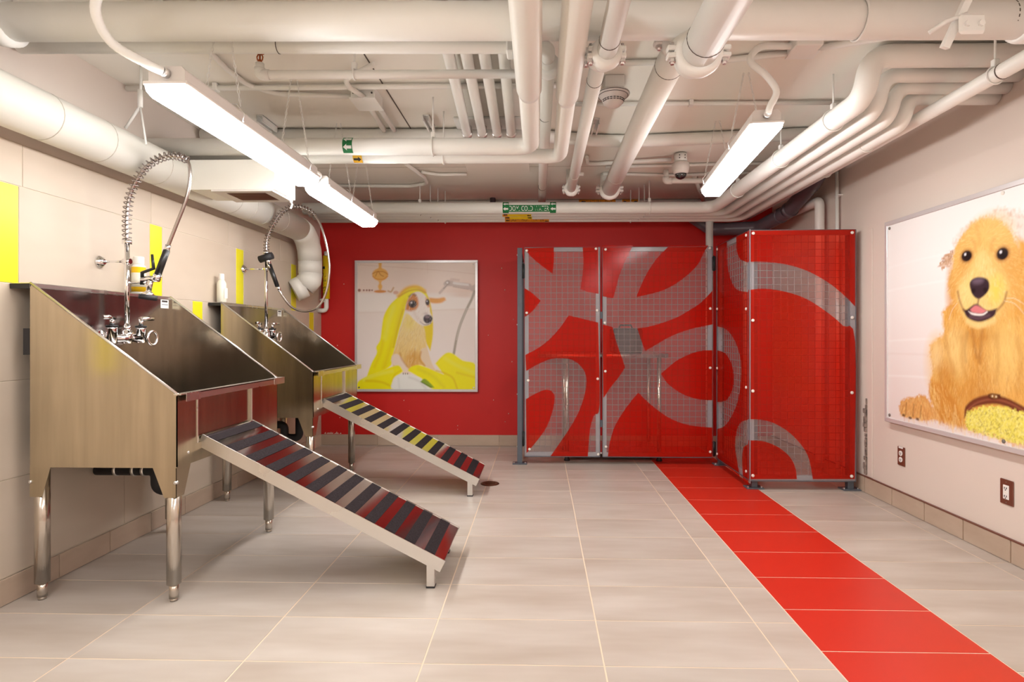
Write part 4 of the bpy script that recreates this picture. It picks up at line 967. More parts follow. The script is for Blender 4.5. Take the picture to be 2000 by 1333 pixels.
# ================================================================ framed prints
class Print:
    """small painter: fills soft-edged shapes on a grid that becomes the colour attribute of the print"""
    def __init__(s, w, h, bg):
        s.w, s.h = w, h
        s.U, s.V = np.meshgrid((np.arange(w)+.5)/w, (np.arange(h)+.5)/h)
        s.c = np.ones((h, w, 3))*np.array(bg[:3])
        s.rng = np.random.default_rng(11)
    def _win(s, lo, hi, pad):
        x0, x1 = max(0, int((lo[0]-pad)*s.w)), min(s.w, int((hi[0]+pad)*s.w)+2)
        y0, y1 = max(0, int((lo[1]-pad)*s.h)), min(s.h, int((hi[1]+pad)*s.h)+2)
        return slice(y0, y1), slice(x0, x1)
    def mask(s, pts, soft=.004, smooth=True, ragged=0.):
        if smooth: pts = smooth_poly(pts, 75, 4)
        P = np.array(pts); sl = s._win(P.min(0), P.max(0), soft*3+ragged*2); U, V = s.U[sl], s.V[sl]
        if U.size == 0: return sl, np.zeros(U.shape)
        if ragged:
            U = U+ragged*s.noise(U.shape, 3); V = V+ragged*s.noise(U.shape, 3)
        ins = np.zeros(U.shape, bool); d = np.full(U.shape, 9.)
        for i in range(len(P)):
            (x0, y0), (x1, y1) = P[i-1], P[i]
            if y1 != y0: ins ^= ((y0 > V) != (y1 > V)) & (U < (x1-x0)*(V-y0)/(y1-y0)+x0)
            dx, dy = x1-x0, y1-y0; l = dx*dx+dy*dy+1e-12
            t = np.clip(((U-x0)*dx+(V-y0)*dy)/l, 0, 1); d = np.minimum(d, np.hypot(U-x0-t*dx, V-y0-t*dy))
        return sl, np.clip(.5+np.where(ins, d, -d)/(2*soft), 0, 1)
    def noise(s, shape, k):
        a = s.rng.standard_normal((shape[0]//k+2, shape[1]//k+2))
        return np.kron(a, np.ones((k, k)))[:shape[0], :shape[1]]
    def fill(s, pts, col, soft=.004, alpha=1., smooth=True, ragged=0., grad=None):
        sl, m = s.mask(pts, soft, smooth, ragged); m = (m*alpha)[..., None]; col = np.array(col[:3])
        if grad is not None:
            (g0, g1), c2 = grad[0], np.array(grad[1][:3]); V = s.V[sl]; k = np.clip((V-g0)/(g1-g0), 0, 1)[..., None]; col = col*(1-k)+c2*k
        s.c[sl] = s.c[sl]*(1-m)+col*m
    def ell(s, cx, cy, rx, ry, col, soft=.004, alpha=1., **k):
        s.fill([(cx+rx*math.cos(2*math.pi*i/20), cy+ry*math.sin(2*math.pi*i/20)) for i in range(20)], col, soft, alpha, False, **k)
    def line(s, pts, w, col, soft=.003, alpha=1.):
        pts = [tuple(p)[:2] for p in smooth_path([(x, y, 0) for x, y in pts], 5)] if len(pts) > 2 else pts
        P = np.array(pts); sl = s._win(P.min(0), P.max(0), w+soft*3); U, V = s.U[sl], s.V[sl]
        if U.size == 0: return
        d = np.full(U.shape, 9.)
        for (x0, y0), (x1, y1) in zip(pts[:-1], pts[1:]):
            dx, dy = x1-x0, y1-y0; l = dx*dx+dy*dy+1e-12; t = np.clip(((U-x0)*dx+(V-y0)*dy)/l, 0, 1)
            d = np.minimum(d, np.hypot(U-x0-t*dx, V-y0-t*dy))
        m = (np.clip(.5+(w/2-d)/(2*soft), 0, 1)*alpha)[..., None]
        s.c[sl] = s.c[sl]*(1-m)+np.array(col[:3])*m
    def fur(s, pts, n, length, flow, cols, w=.004, alpha=.35):
        """short hair strokes inside an outline; flow(u,v) -> direction"""
        P = np.array(smooth_poly(pts, 75, 3)); lo, hi = P.min(0), P.max(0); k = 0
        while k < n:
            u, v = s.rng.uniform(lo, hi); k += 1
            ins = False
            for i in range(len(P)):
                (x0, y0), (x1, y1) = P[i-1], P[i]
                if (y0 > v) != (y1 > v) and u < (x1-x0)*(v-y0)/(y1-y0)+x0: ins = not ins
            if not ins: continue
            dx, dy = flow(u, v); q = math.hypot(dx, dy)+1e-9; L = length*s.rng.uniform(.5, 1.2); j = s.rng.normal(0, .25)
            dx, dy = dx/q, dy/q; ex, ey = u+L*(dx-dy*j), v+L*(dy+dx*j)
            s.line([(u, v), (ex, ey)], w, cols[s.rng.integers(len(cols))], w*.8, alpha)
    def mesh(s, corner, du, dv, name='printed_sheet'):
        """grid of faces; corner = upper left, du along u, dv along v (3d vectors)"""
        w, h = s.w, s.h; c, du, dv = (np.array(q, float) for q in (corner, du, dv))
        u = np.linspace(0, 1, w); v = np.linspace(0, 1, h); U, V = np.meshgrid(u, v)
        co = c+U[..., None]*du+V[..., None]*dv
        i = np.arange(w*h).reshape(h, w); f = np.stack([i[1:, :-1], i[1:, 1:], i[:-1, 1:], i[:-1, :-1]], -1).reshape(-1, 4)
        me = bpy.data.meshes.new(name); me.vertices.add(w*h); me.vertices.foreach_set('co', co.ravel())
        me.loops.add(f.size); me.polygons.add(len(f)); me.loops.foreach_set('vertex_index', f.ravel().astype(np.int32))
        me.polygons.foreach_set('loop_start', np.arange(0, f.size, 4, dtype=np.int32)); me.update(calc_edges=True)
        at = me.color_attributes.new('ink', 'FLOAT_COLOR', 'POINT')
        at.data.foreach_set('color', np.concatenate([np.clip(s.c, 0, 1).reshape(-1, 3), np.ones((w*h, 1))], 1).ravel())
        return me
pm = bpy.data.materials.new('print_ink'); pm.use_nodes = True; MATS['print_ink'] = pm
_b = pm.node_tree.nodes['Principled BSDF']; _a = pm.node_tree.nodes.new('ShaderNodeAttribute'); _a.attribute_name = 'ink'
pm.node_tree.links.new(_a.outputs['Color'], _b.inputs['Base Color']); _b.inputs['Roughness'].default_value = .35

# ---- print 1: small dog under a yellow towel in a bathroom
p = Print(230, 250, lin(250, 238, 230))
def A(pts): return [((x-125)/990, (y-150)/1050) for x, y in pts]
def ax(x): return (x-125)/990
def ay(y): return (y-150)/1050
p.fill(A([(120, 140), (1120, 140), (1120, 400), (120, 400)]), lin(248, 230, 218), .01, smooth=False)
p.ell(ax(1010), ay(430), .09, .09, lin(226, 196, 176), .06, .5)
p.line(A([(120, 165), (700, 205), (1115, 245)]), .004, lin(226, 200, 184), .004, .7); p.line(A([(715, 150), (715, 240)]), .004, lin(226, 200, 184), .004, .6)
p.fill(A([(120, 402), (1120, 440), (1120, 535), (120, 560)]), lin(252, 244, 238), .012, smooth=False)
p.line(A([(120, 565), (400, 560), (800, 545), (1115, 535)]), .006, lin(232, 214, 204), .006, .7)
p.fill(A([(120, 560), (1120, 560), (1120, 1210), (120, 1210)]), lin(248, 236, 230), .02, .8, smooth=False, grad=((.4, 1), lin(250, 240, 236)))
O1, O2 = lin(232, 150, 50), lin(246, 192, 100)
p.fill(A([(303, 150), (333, 150), (330, 185), (340, 205), (296, 205), (306, 185)]), O2, .006)
p.ell(ax(318), ay(248), .068, .050, O2, .006); p.line(A([(255, 240), (290, 225), (345, 225), (382, 245)]), .006, lin(208, 120, 30), .004, .8)
p.line(A([(258, 262), (290, 285), (345, 287), (380, 262)]), .008, O1, .005, .8); p.line(A([(280, 260), (300, 222), (322, 250), (345, 262)]), .006, lin(200, 116, 36), .004, .8)
p.fill(A([(300, 298), (336, 298), (326, 320), (336, 345), (326, 375), (310, 375), (300, 345), (310, 320)]), O2, .006); p.ell(ax(318), ay(388), .052, .011, lin(222, 146, 70), .005)
for x, r in ((143, .013), (180, .008), (205, .008), (228, .009), (250, .007)): p.ell(ax(x), ay(378), r, r*.9, lin(150, 84, 60), .004, .85)
p.line(A([(385, 385), (410, 390), (430, 358)]), .012, lin(206, 160, 100), .005, .8); p.ell(ax(450), ay(398), .022, .014, lin(222, 170, 140), .005, .8)
p.fill(A([(728, 440), (800, 445), (855, 438), (868, 462), (820, 486), (740, 482)]), lin(240, 168, 70), .008)
p.fill(A([(850, 320), (880, 295), (925, 300), (945, 312), (1060, 322), (1085, 340), (1112, 330), (1112, 385), (1085, 388), (1050, 370), (940, 350), (900, 345), (860, 345)]), lin(206, 188, 178), .006)
p.fill(A([(930, 310), (1060, 326), (1060, 345), (935, 330)]), lin(244, 238, 234), .005, .9); p.line(A([(930, 350), (1055, 372)]), .006, lin(160, 138, 128), .004, .7)
p.line(A([(890, 322), (850, 365), (818, 400)]), .020, lin(216, 198, 188), .005); p.line(A([(884, 330), (850, 366)]), .006, lin(150, 126, 116), .003, .8); p.ell(ax(885), ay(318), .02, .018, lin(176, 156, 146), .004, .8); p.ell(ax(880), ay(316), .009, .009, lin(240, 234, 230), .003)
p.fill(A([(900, 300), (915, 280), (985, 288), (980, 305)]), lin(226, 204, 192), .006)
p.line(A([(1106, 390), (1085, 450), (1045, 530), (1010, 610), (980, 690), (955, 790), (935, 905)]), .020, lin(176, 166, 152), .005); p.line(A([(1045, 530), (1010, 610), (980, 690), (957, 790)]), .006, lin(222, 214, 204), .003, .8)
YE1, YE2, YE3 = lin(255, 246, 16), lin(240, 212, 10), lin(255, 252, 96)
# towel behind and on the right
p.fill(A([(700, 390), (735, 470), (758, 600), (760, 750), (738, 882), (700, 800), (680, 680), (690, 500)]), lin(242, 216, 20), .005)
p.line(A([(725, 560), (735, 700), (725, 820)]), .02, YE2, .012, .6)
hood = A([(470, 432), (520, 372), (600, 342), (665, 352), (700, 392), (715, 440), (655, 395), (605, 398), (560, 450), (530, 530), (505, 620), (478, 710), (448, 830), (420, 950), (405, 1005), (330, 1050), (205, 1095), (245, 985), (290, 900), (285, 850), (318, 790), (332, 690), (350, 590), (400, 500)])
p.fill(hood, YE1, .005)
p.line(A([(470, 425), (540, 365), (620, 350), (690, 385)]), .030, lin(244, 190, 60), .010, .8); p.line(A([(475, 430), (560, 385), (640, 375), (700, 400)]), .010, lin(214, 160, 30), .006, .7)
p.line(A([(530, 470), (480, 600), (440, 750), (390, 900), (350, 1020)]), .030, YE2, .018, .55); p.line(A([(430, 520), (390, 640), (360, 780)]), .030, YE3, .018, .6)
p.line(A([(510, 540), (470, 680), (430, 850)]), .012, lin(226, 190, 10), .008, .7); p.line(A([(340, 800), (320, 900), (270, 1010)]), .020, YE2, .014, .5)
# chest and legs
chest = A([(535, 570), (490, 690), (445, 850), (415, 945), (430, 1010), (500, 1000), (560, 1040), (640, 1000), (700, 1010), (725, 930), (705, 830), (690, 700), (640, 640), (590, 600)])
p.fill(chest, lin(252, 232, 170), .006, grad=((.40, .8), lin(246, 208, 126)))
p.ell(ax(590), ay(960), .06, .07, lin(226, 158, 60), .03, .7); p.ell(ax(560), ay(640), .05, .06, lin(248, 226, 120), .03, .7)
p.fur(chest, 420, .035, lambda u, v: (-.25+(u-.45)*1.2, 1), [lin(255, 244, 204), lin(238, 204, 136), lin(222, 182, 116)], .0035, .35)
p.fill(A([(418, 925), (455, 905), (492, 930), (525, 985), (565, 1050), (575, 1085), (515, 1085), (480, 1020), (420, 990)]), lin(248, 228, 210), .006); p.line(A([(485, 900), (500, 950), (545, 1010)]), .012, lin(214, 150, 70), .008, .7)
p.fill(A([(660, 870), (705, 850), (730, 920), (755, 990), (788, 1048), (725, 1042), (690, 990), (660, 940)]), lin(246, 222, 190), .006); p.line(A([(660, 890), (650, 950), (690, 1005)]), .014, lin(216, 150, 60), .008, .7)
p.line(A([(610, 860), (605, 930), (590, 985)]), .006, lin(206, 140, 50), .005, .5)
# head
head = A([(600, 400), (655, 395), (700, 430), (728, 490), (738, 560), (756, 610), (742, 655), (692, 674), (640, 656), (585, 605), (545, 555), (528, 535), (545, 470), (570, 425)])
p.fill(head, lin(250, 240, 232), .005)
p.fill(A([(575, 420), (605, 405), (632, 440), (640, 500), (615, 540), (570, 552), (530, 540), (545, 470)]), lin(216, 138, 66), .010)
p.fill(A([(700, 440), (722, 460), (735, 510), (720, 520), (702, 490)]), lin(222, 160, 100), .008)
p.line(A([(560, 430), (590, 412), (615, 420)]), .012, lin(90, 66, 40), .008, .6)
p.ell(ax(590), ay(492), .035, .031, lin(70, 44, 46), .006); p.ell(ax(592), ay(494), .022, .022, lin(28, 18, 24), .005); p.ell(ax(580), ay(482), .008, .007, lin(230, 222, 226), .003)
p.ell(ax(715), ay(478), .017, .024, lin(44, 28, 32), .005); p.ell(ax(711), ay(470), .005, .006, lin(220, 214, 218), .003)
p.fill(A([(690, 590), (715, 580), (745, 592), (757, 615), (742, 645), (710, 655), (685, 635), (680, 612)]), lin(58, 42, 52), .006); p.ell(ax(712), ay(600), .018, .010, lin(150, 128, 138), .006, .8); p.ell(ax(700), ay(575), .018, .012, lin(200, 180, 182), .008, .6)
p.line(A([(655, 640), (685, 662), (715, 664), (745, 650)]), .006, lin(110, 80, 80), .004, .8); p.line(A([(600, 560), (640, 620), (670, 650)]), .02, lin(236, 220, 210), .014, .7)
p.fur(head, 120, .02, lambda u, v: (-.3, 1), [lin(255, 252, 248), lin(226, 206, 192)], .003, .35)
# towel in front, cloth and green patch
p.fill(A([(130, 1140), (210, 1092), (320, 1048), (430, 1008), (480, 1005), (510, 1050), (470, 1085), (425, 1130), (440, 1205), (120, 1210)]), YE1, .006)
p.line(A([(180, 1120), (290, 1080), (420, 1050)]), .020, YE3, .012, .7); p.line(A([(200, 1130), (330, 1140), (450, 1195)]), .014, YE2, .010, .8); p.line(A([(420, 1130), (440, 1080), (490, 1045)]), .012, YE2, .008, .6)
p.fill(A([(548, 1045), (580, 1012), (640, 998), (700, 1015), (790, 1052), (850, 1075), (780, 985), (830, 930), (880, 896), (930, 905), (1010, 960), (1120, 1000), (1120, 1210), (740, 1210), (700, 1150), (620, 1085)]), YE1, .006)
p.line(A([(790, 1045), (870, 1070), (930, 1110), (965, 1200)]), .012, YE2, .008, .9); p.line(A([(860, 940), (960, 1000), (1100, 1060)]), .022, YE3, .016, .6); p.line(A([(640, 1030), (760, 1090), (850, 1180)]), .024, lin(236, 224, 40), .016, .6); p.line(A([(960, 1060), (1110, 1100)]), .012, YE2, .01, .6)
p.fill(A([(422, 1135), (450, 1090), (500, 1072), (560, 1075), (620, 1090), (665, 1110), (700, 1160), (770, 1205), (440, 1205)]), lin(246, 246, 240), .006); p.line(A([(560, 1100), (640, 1130), (700, 1190)]), .012, lin(222, 222, 214), .01, .7); p.line(A([(470, 1110), (480, 1190)]), .010, lin(226, 226, 220), .01, .6)
p.fill(A([(655, 1135), (690, 1112), (740, 1150), (772, 1185), (735, 1182)]), lin(150, 178, 50), .005); p.line(A([(665, 1140), (745, 1182)]), .008, lin(80, 104, 36), .004, .8)
for x in (512, 530, 548): p.ell(ax(x), ay(1070), .004, .008, lin(90, 60, 50), .003, .8)
po = thing('framed_poster', (-1.236, YB, 1.2), 'framed print of a small dog under a yellow towel on the red wall', 'poster')
x0, x1, z0, z1 = -1.853, -.618, .542, 1.857
def frame_y(x0, x1, z0, z1, yf, yb, w, name, m, parent):
    return MB().box(x0, x1, yf, yb, z1-w, z1, .002).box(x0, x1, yf, yb, z0, z0+w, .002).box(x0, x0+w, yf, yb, z0+w, z1-w, .002).box(x1-w, x1, yf, yb, z0+w, z1-w, .002).build(name, m, parent)
frame_y(x0, x1, z0, z1, YB-.040, YB-.001, .026, 'frame', 'frame_white', po) if 'frame_white' in MATS else frame_y(x0, x1, z0, z1, YB-.040, YB-.001, .026, 'frame', mat('frame_white', lin(226, 222, 222), .3, .35), po)
MB().box(x0+.02, x1-.02, YB-.030, YB-.002, z0+.02, z1-.02).build('backing', 'bottle_white', po)
put('printed_sheet', p.mesh((x0+.026, YB-.032, z1-.026), (x1-x0-.052, 0, 0), (0, 0, -(z1-z0-.052))), 'print_ink', po)
for x, z, m in ((x0+.042, z1-.042, 'bolt_white'), (x1-.042, z1-.042, 'bolt_white'), (x0+.042, z0+.042, 'bolt_dark'), (x1-.042, z0+.042, 'bolt_white')): rivet(po, (x, YB-.032, z), (0, -1, 0), .009, .006, m, 'screw')
shift_parts(po)

# ---- print 2: golden dog with a bath brush
DOG2 = {'foam': [(0.441, 0.287), (0.464, 0.213), (0.482, 0.14), (0.555, 0.103), (0.64, 0.081), (0.719, 0.071), (0.815, 0.103), (0.815, 0.234), (0.755, 0.247), (0.555, 0.218), (0.488, 0.284)], 'ear': [(0.379, 0.253), (0.398, 0.234), (0.441, 0.201), (0.466, 0.196), (0.462, 0.233), (0.441, 0.257), (0.404, 0.267)], 'body': [(0.416, 0.448), (0.404, 0.509), (0.41, 0.56), (0.334, 0.605), (0.32, 0.65), (0.337, 0.712), (0.32, 0.784), (0.318, 0.848), (0.347, 0.907), (0.379, 0.95), (0.428, 0.96), (0.545, 0.965), (0.815, 0.982), (0.815, 0.422), (0.555, 0.405)], 'leg': [(0.32, 0.784), (0.391, 0.788), (0.452, 0.825), (0.499, 0.886), (0.539, 0.964), (0.428, 0.96), (0.379, 0.95), (0.347, 0.907), (0.318, 0.848)], 'paw': [(0.105, 0.905), (0.137, 0.885), (0.174, 0.875), (0.217, 0.868), (0.259, 0.852), (0.301, 0.863), (0.33, 0.895), (0.379, 0.929), (0.385, 0.958), (0.287, 0.969), (0.188, 0.975), (0.113, 0.977), (0.095, 0.94)], 'head': [(0.441, 0.372), (0.434, 0.329), (0.459, 0.271), (0.473, 0.205), (0.516, 0.146), (0.582, 0.101), (0.64, 0.088), (0.699, 0.105), (0.755, 0.15), (0.796, 0.216), (0.815, 0.263), (0.818, 0.423), (0.774, 0.479), (0.719, 0.522), (0.62, 0.536), (0.555, 0.524), (0.516, 0.478), (0.47, 0.433)], 'muzzle': [(0.494, 0.384), (0.516, 0.336), (0.555, 0.299), (0.588, 0.263), (0.609, 0.241), (0.66, 0.249), (0.69, 0.291), (0.737, 0.342), (0.755, 0.396), (0.728, 0.447), (0.704, 0.491), (0.63, 0.529), (0.561, 0.516), (0.522, 0.461)], 'nose': [(0.562, 0.361), (0.569, 0.34), (0.598, 0.33), (0.64, 0.335), (0.662, 0.35), (0.666, 0.378), (0.648, 0.402), (0.611, 0.419), (0.579, 0.401)], 'mouth': [(0.524, 0.457), (0.547, 0.46), (0.598, 0.439), (0.652, 0.468), (0.704, 0.463), (0.69, 0.493), (0.634, 0.513), (0.588, 0.511), (0.547, 0.493)], 'tongue': [(0.564, 0.461), (0.598, 0.445), (0.652, 0.47), (0.624, 0.48), (0.577, 0.473)], 'teeth': [(0.553, 0.467), (0.577, 0.475), (0.627, 0.481), (0.655, 0.471), (0.658, 0.476), (0.63, 0.489), (0.577, 0.484)], 'strap': [(0.531, 0.923), (0.539, 0.873), (0.588, 0.834), (0.66, 0.81), (0.728, 0.809), (0.791, 0.822), (0.815, 0.829), (0.815, 0.859), (0.719, 0.842), (0.598, 0.865), (0.555, 0.899)], 'brush': [(0.539, 0.93), (0.545, 0.888), (0.588, 0.862), (0.66, 0.84), (0.737, 0.836), (0.791, 0.847), (0.827, 0.878), (0.823, 0.93), (0.791, 0.964), (0.719, 0.971), (0.63, 0.971), (0.561, 0.964)], 'buckle': [(0.66, 0.809), (0.68, 0.802), (0.72, 0.802), (0.723, 0.817), (0.684, 0.827), (0.663, 0.822)]}
p = Print(270, 280, lin(250, 246, 244)); D = DOG2
p.fill([(0, 0), (1, 0), (1, 1), (0, 1)], lin(252, 248, 246), .01, smooth=False, grad=((.2, 1), lin(244, 232, 228)))
for v0 in (.22, .34, .60, .78): p.line([(0, v0), (.2, v0-.01), (.42, v0-.015)], .006, lin(255, 254, 252), .006, .7)
p.line([(0, .665), (.3, .66)], .004, lin(236, 222, 216), .006, .6)
# parts of the print that continue to the right of the head
G1, G2, G3, G4 = lin(234, 174, 84), lin(247, 204, 122), lin(210, 142, 58), lin(253, 226, 158)
body = D['body'][:-3]+[(.86, .985), (1.0, .985), (1.0, .74), (.97, .62), (.90, .55), (.88, .47), (.815, .40), (.555, .405)]
foam = D['foam'][:7]+[(.88, .13), (.93, .20), (.93, .30), (.86, .30), (.80, .26)]+D['foam'][8:]
p.fill(foam, lin(246, 232, 222), .012, ragged=.006); p.fur(foam, 500, .012, lambda u, v: (p.rng.normal(), p.rng.normal()), [lin(255, 250, 246), lin(228, 204, 188), lin(214, 186, 168)], .005, .5)
p.fill(D['ear'], lin(206, 164, 130), .006, ragged=.006); p.fur(D['ear'], 90, .012, lambda u, v: (p.rng.normal(), p.rng.normal()), [lin(236, 210, 186), lin(170, 122, 88)], .004, .6)
p.fill(body, G1, .010, ragged=.004)
p.ell(.36, .70, .05, .12, G2, .05, .7); p.ell(.47, .62, .06, .09, G4, .05, .6); p.ell(.75, .66, .12, .14, G2, .06, .8); p.ell(.62, .75, .05, .12, lin(212, 148, 70), .05, .7); p.ell(.44, .80, .07, .05, G3, .05, .5)
p.fur(body, 5200, .030, lambda u, v: ((u-.60)*1.0, 1), [G4, G2, G3, G1, lin(250, 208, 120), lin(204, 138, 60)], .0026, .34)
for q in ([(.575, .54), (.585, .60), (.60, .66)], [(.63, .54), (.622, .62), (.615, .68)], [(.55, .56), (.535, .62), (.54, .68)]): p.line(q, .012, lin(150, 88, 36), .010, .55)
p.ell(.62, .575, .13, .035, lin(196, 130, 54), .035, .55); p.ell(.36, .66, .035, .06, lin(252, 224, 166), .03, .6); p.ell(.50, .66, .05, .10, lin(252, 218, 140), .04, .55); p.ell(.74, .62, .06, .10, lin(252, 216, 132), .04, .55); p.ell(.42, .74, .05, .05, lin(204, 136, 58), .035, .5); p.ell(.60, .84, .10, .06, lin(214, 150, 72), .05, .5)
for q in ([(.42, .58), (.44, .66), (.47, .73)], [(.52, .58), (.52, .68), (.55, .76)], [(.70, .57), (.71, .66), (.70, .75)], [(.80, .58), (.82, .68), (.80, .78)], [(.38, .72), (.40, .80), (.45, .86)]): p.line(q, .014, lin(200, 134, 56), .014, .45)
p.fill(D['leg'], lin(218, 146, 60), .012, .8); p.fur(D['leg'], 260, .035, lambda u, v: (.25, 1), [G4, G3, G2], .004, .45)
p.fill(D['paw'], lin(232, 172, 100), .006, ragged=.003); p.fur(D['paw'], 260, .022, lambda u, v: (-.2+(u-.22)*2, 1), [G4, lin(206, 140, 76), G2], .004, .45)
for u in (.150, .205, .258): p.line([(u, .905), (u-.004, .935), (u-.006, .962)], .006, lin(140, 84, 44), .005, .7)
for u, v in ((.128, .968), (.178, .974), (.232, .972)): p.ell(u, v, .012, .006, lin(64, 40, 34), .004, .85)
head = D['head'][:10]+[(.815, .26), (.835, .32), (.83, .40), (.79, .46), (.74, .51)]+D['head'][14:]
p.fill(head, lin(240, 188, 104), .008, ragged=.003)
ear2 = [(.80, .20), (.86, .24), (.90, .34), (.90, .46), (.86, .52), (.83, .46), (.82, .36)]; p.fill(ear2, G1, .012); p.fur(ear2, 160, .04, lambda u, v: (.1, 1), [G2, G3], .005, .4)
p.ell(.45, .36, .02, .11, lin(214, 150, 70), .02, .6); p.ell(.525, .28, .03, .05, lin(226, 166, 84), .025, .6); p.ell(.775, .29, .03, .05, lin(226, 166, 84), .025, .6); p.ell(.63, .27, .022, .06, lin(255, 228, 160), .02, .7)
p.ell(.66, .17, .10, .07, lin(248, 206, 122), .05, .8); p.ell(.47, .40, .035, .06, lin(228, 166, 84), .03, .6); p.ell(.80, .38, .03, .09, lin(228, 168, 80), .03, .6)
p.fur(head, 2200, .016, lambda u, v: ((u-.64)*2.2, (v-.26)*1.6+.15), [G4, lin(228, 170, 86), lin(252, 222, 150), lin(222, 164, 84)], .0024, .32)
p.fill(D['muzzle'], lin(250, 218, 140), .022, .85); p.ell(.70, .39, .035, .05, lin(252, 224, 70), .03, .6); p.ell(.545, .40, .03, .04, lin(252, 226, 150), .03, .7)
p.fur(D['muzzle'], 320, .016, lambda u, v: ((u-.62)*2, .5), [lin(255, 238, 180), lin(232, 186, 100)], .0035, .35)
for q in ([(.494, .381), (.505, .42), (.527, .463)], [(.751, .403), (.738, .44), (.706, .470)]): p.line(q, .008, lin(140, 76, 40), .006, .75)
p.line([(.60, .12), (.612, .16), (.615, .19)], .012, lin(224, 160, 80), .012, .5); p.line([(.575, .17), (.592, .19), (.59, .215)], .010, lin(214, 150, 74), .010, .5); p.line([(.69, .185), (.675, .205), (.678, .23)], .010, lin(214, 150, 74), .010, .5)
for (u, v, rx, ry) in ((.545, .233, .029, .023), (.731, .250, .028, .024)):
    p.ell(u, v, rx*1.25, ry*1.25, lin(168, 102, 50), .010, .8); p.ell(u, v, rx, ry, lin(34, 22, 22), .004); p.ell(u+.004, v+.004, rx*.6, ry*.6, lin(12, 8, 10), .004); p.ell(u-.008, v-.008, .006, .006, lin(240, 240, 246), .003)
p.fill(D['nose'], lin(52, 38, 48), .004); p.ell(.606, .345, .030, .012, lin(122, 104, 122), .010, .8); p.ell(.583, .383, .010, .010, lin(14, 8, 12), .005, .9); p.ell(.645, .385, .010, .010, lin(14, 8, 12), .005, .9); p.line([(.612, .415), (.606, .44)], .008, lin(90, 60, 56), .005, .8)
p.fill(D['mouth'], lin(60, 40, 50), .005); p.fill(D['tongue'], lin(228, 134, 138), .004); p.fill(D['teeth'], lin(246, 240, 236), .003); p.line([(.565, .490), (.61, .500), (.665, .488)], .010, lin(110, 88, 100), .006, .7)
p.line([(.55, .512), (.61, .530), (.69, .512)], .016, lin(250, 220, 150), .010, .8)
for q in ([(.75, .425), (.79, .43), (.85, .465)], [(.74, .435), (.79, .45), (.84, .50)], [(.49, .43), (.46, .46), (.44, .50)]): p.line(q, .002, lin(255, 246, 226), .002, .7)
st = D['strap'][:5]+[(.80, .826), (.90, .87), (.95, .93), (.90, .94), (.84, .88)]+D['strap'][8:]
p.fill(st, lin(120, 62, 40), .005); p.line([(.545, .89), (.60, .85), (.68, .826), (.77, .832), (.87, .87)], .006, lin(172, 104, 76), .004, .7)
p.fill(D['buckle'], lin(92, 46, 30), .004); p.ell(.69, .813, .020, .008, lin(156, 112, 60), .003); p.ell(.682, .813, .004, .004, lin(240, 226, 190), .002); p.ell(.70, .813, .004, .004, lin(240, 226, 190), .002)
br = D['brush'][:4]+[(.75, .832), (.83, .85), (.90, .89), (.91, .94), (.88, .975)]+D['brush'][9:]
br = [(u, v+.018*(1-(v-.83)/.16)) for u, v in br]
p.fill(br, lin(246, 236, 104), .006, ragged=.005); p.fur(br, 1900, .008, lambda u, v: (p.rng.normal(), 1), [lin(255, 252, 176), lin(226, 212, 70), lin(252, 244, 120), lin(160, 138, 40), lin(255, 248, 150)], .0030, .55)
po = thing('framed_poster', (XR, 3.15, 1.2), 'large framed print of a golden dog with a bath brush on the right wall', 'poster')
y0, y1, z0, z1 = 2.500, 3.812, .548, 1.846
fx0 = XR-.045
MB().box(fx0, XR-.001, y0, y1, z1-.026, z1, .002).box(fx0, XR-.001, y0, y1, z0, z0+.026, .002).box(fx0, XR-.001, y0, y0+.026, z0+.026, z1-.026, .002).box(fx0, XR-.001, y1-.026, y1, z0+.026, z1-.026, .002).build('frame', 'frame_white', po)
MB().box(XR-.035, XR-.002, y0+.02, y1-.02, z0+.02, z1-.02).build('backing', 'bottle_white', po)
put('printed_sheet', p.mesh((XR-.037, y1-.026, z1-.026), (0, -(y1-y0-.052), 0), (0, 0, -(z1-z0-.052))), 'print_ink', po)
for y, z in ((y1-.045, z1-.045), (y1-.045, z0+.045), (y0+.045, z1-.045), (y0+.045, z0+.045), (2.86, z1-.040), (2.855, z0+.045)): rivet(po, (XR-.037, y, z), (-1, 0, 0), .010, .006, 'bolt_dark' if z < 1 or y > 3 else 'bolt_white', 'screw')
shift_parts(po)

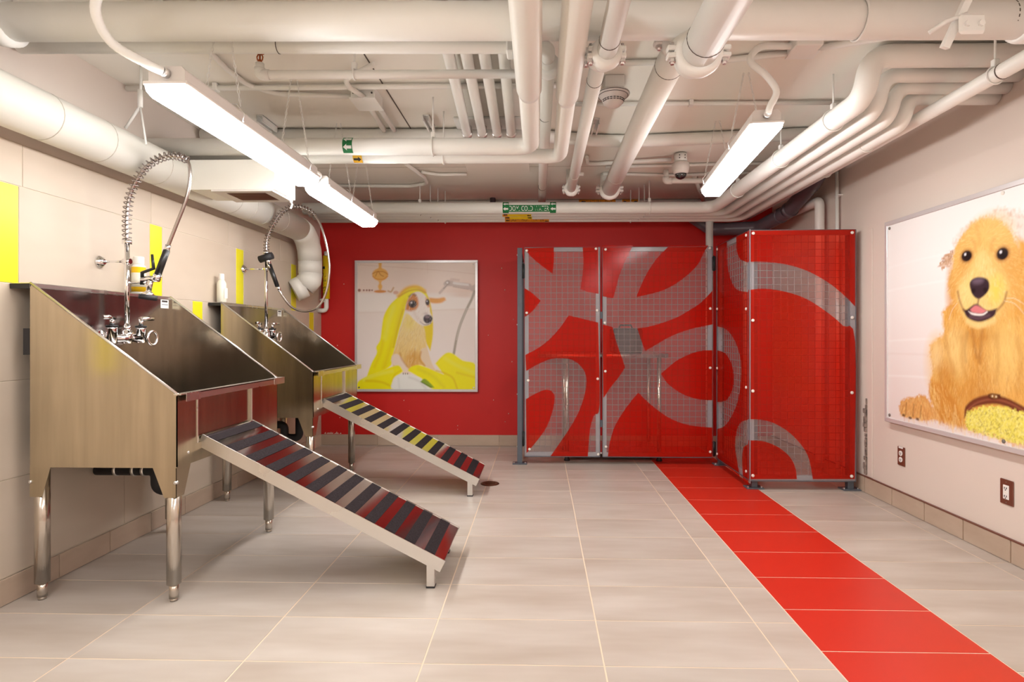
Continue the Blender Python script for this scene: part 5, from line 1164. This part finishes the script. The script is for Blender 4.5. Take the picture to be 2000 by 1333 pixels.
# ================================================================ small things
def outlet(yc, zc, label, decora):
    t = thing('wall_outlet', (XR, yc, zc), label, 'outlet')
    if decora: w, h = .040, .062
    else: w, h = .036, .060
    MB().box(XR-.007, XR-.0005, yc-w, yc+w, zc-h, zc+h, .003).build('cover_plate', 'plate_brown', t)
    if decora:
        s = MB().box(XR-.010, XR-.006, yc-.018, yc+.018, zc-.035, zc+.035, .002).build('socket', 'socket_white', t)
        MB().box(XR-.012, XR-.009, yc-.008, yc+.008, zc-.004, zc+.004).build('test_button', 'bottle_white', s)
        zz = (zc+.020, zc-.020)
    else:
        zz = (zc+.019, zc-.021)
        for z in zz: s = MB().tube([(XR-.006, yc, z), (XR-.0105, yc, z)], .0165, 18).build('socket', 'socket_white', t)
        MB().box(XR-.009, XR-.006, yc-.020, yc+.020, zc+.050, zc+.060).build('printed_tag', 'socket_white', t)
    for z in zz:
        for dy in (-.006, .006): MB().box(XR-.0125, XR-.0100, yc+dy-.001, yc+dy+.001, z-.004, z+.005).build('slot', 'slot_dark', t)
        MB().cyl((XR-.0125, yc, z-.009), (XR-.010, yc, z-.009), .0025, 8).build('slot', 'slot_dark', t)
    for z in ((zc+.050, zc-.050) if decora else (zc-.001,)): MB().cyl((XR-.008, yc, z), (XR-.006, yc, z), .003, 8).build('screw', 'bolt_dark', t)
    return shift_parts(t)
outlet(3.702, .340, 'brown wall outlet with two round white sockets, nearer the kennel', False)
outlet(2.879, .338, 'brown wall outlet with a rectangular white socket, nearer the viewpoint', True)

fd = thing('floor_drain', (-.372, 4.27, 0), 'round rusty floor drain beside the foot of the far ramp', 'drain')
MB().lathe([(.040, .0005), (.040, .0035), (.068, .0035), (.070, .0005)], (-.372, 4.27, 0), 'z', 28).build('drain_rim', 'drain_metal', fd)
MB().cyl((-.372, 4.27, .0006), (-.372, 4.27, .002), .042, 24).build('drain_cup', 'black_rubber', fd)
for i in range(-3, 4): w = math.sqrt(max(0, .04**2-(i*.011)**2)); MB().box(-.372-w, -.372+w, 4.27+i*.011-.0025, 4.27+i*.011+.0025, .002, .0036).build('grate_bar', 'drain_metal', fd)
shift_parts(fd)
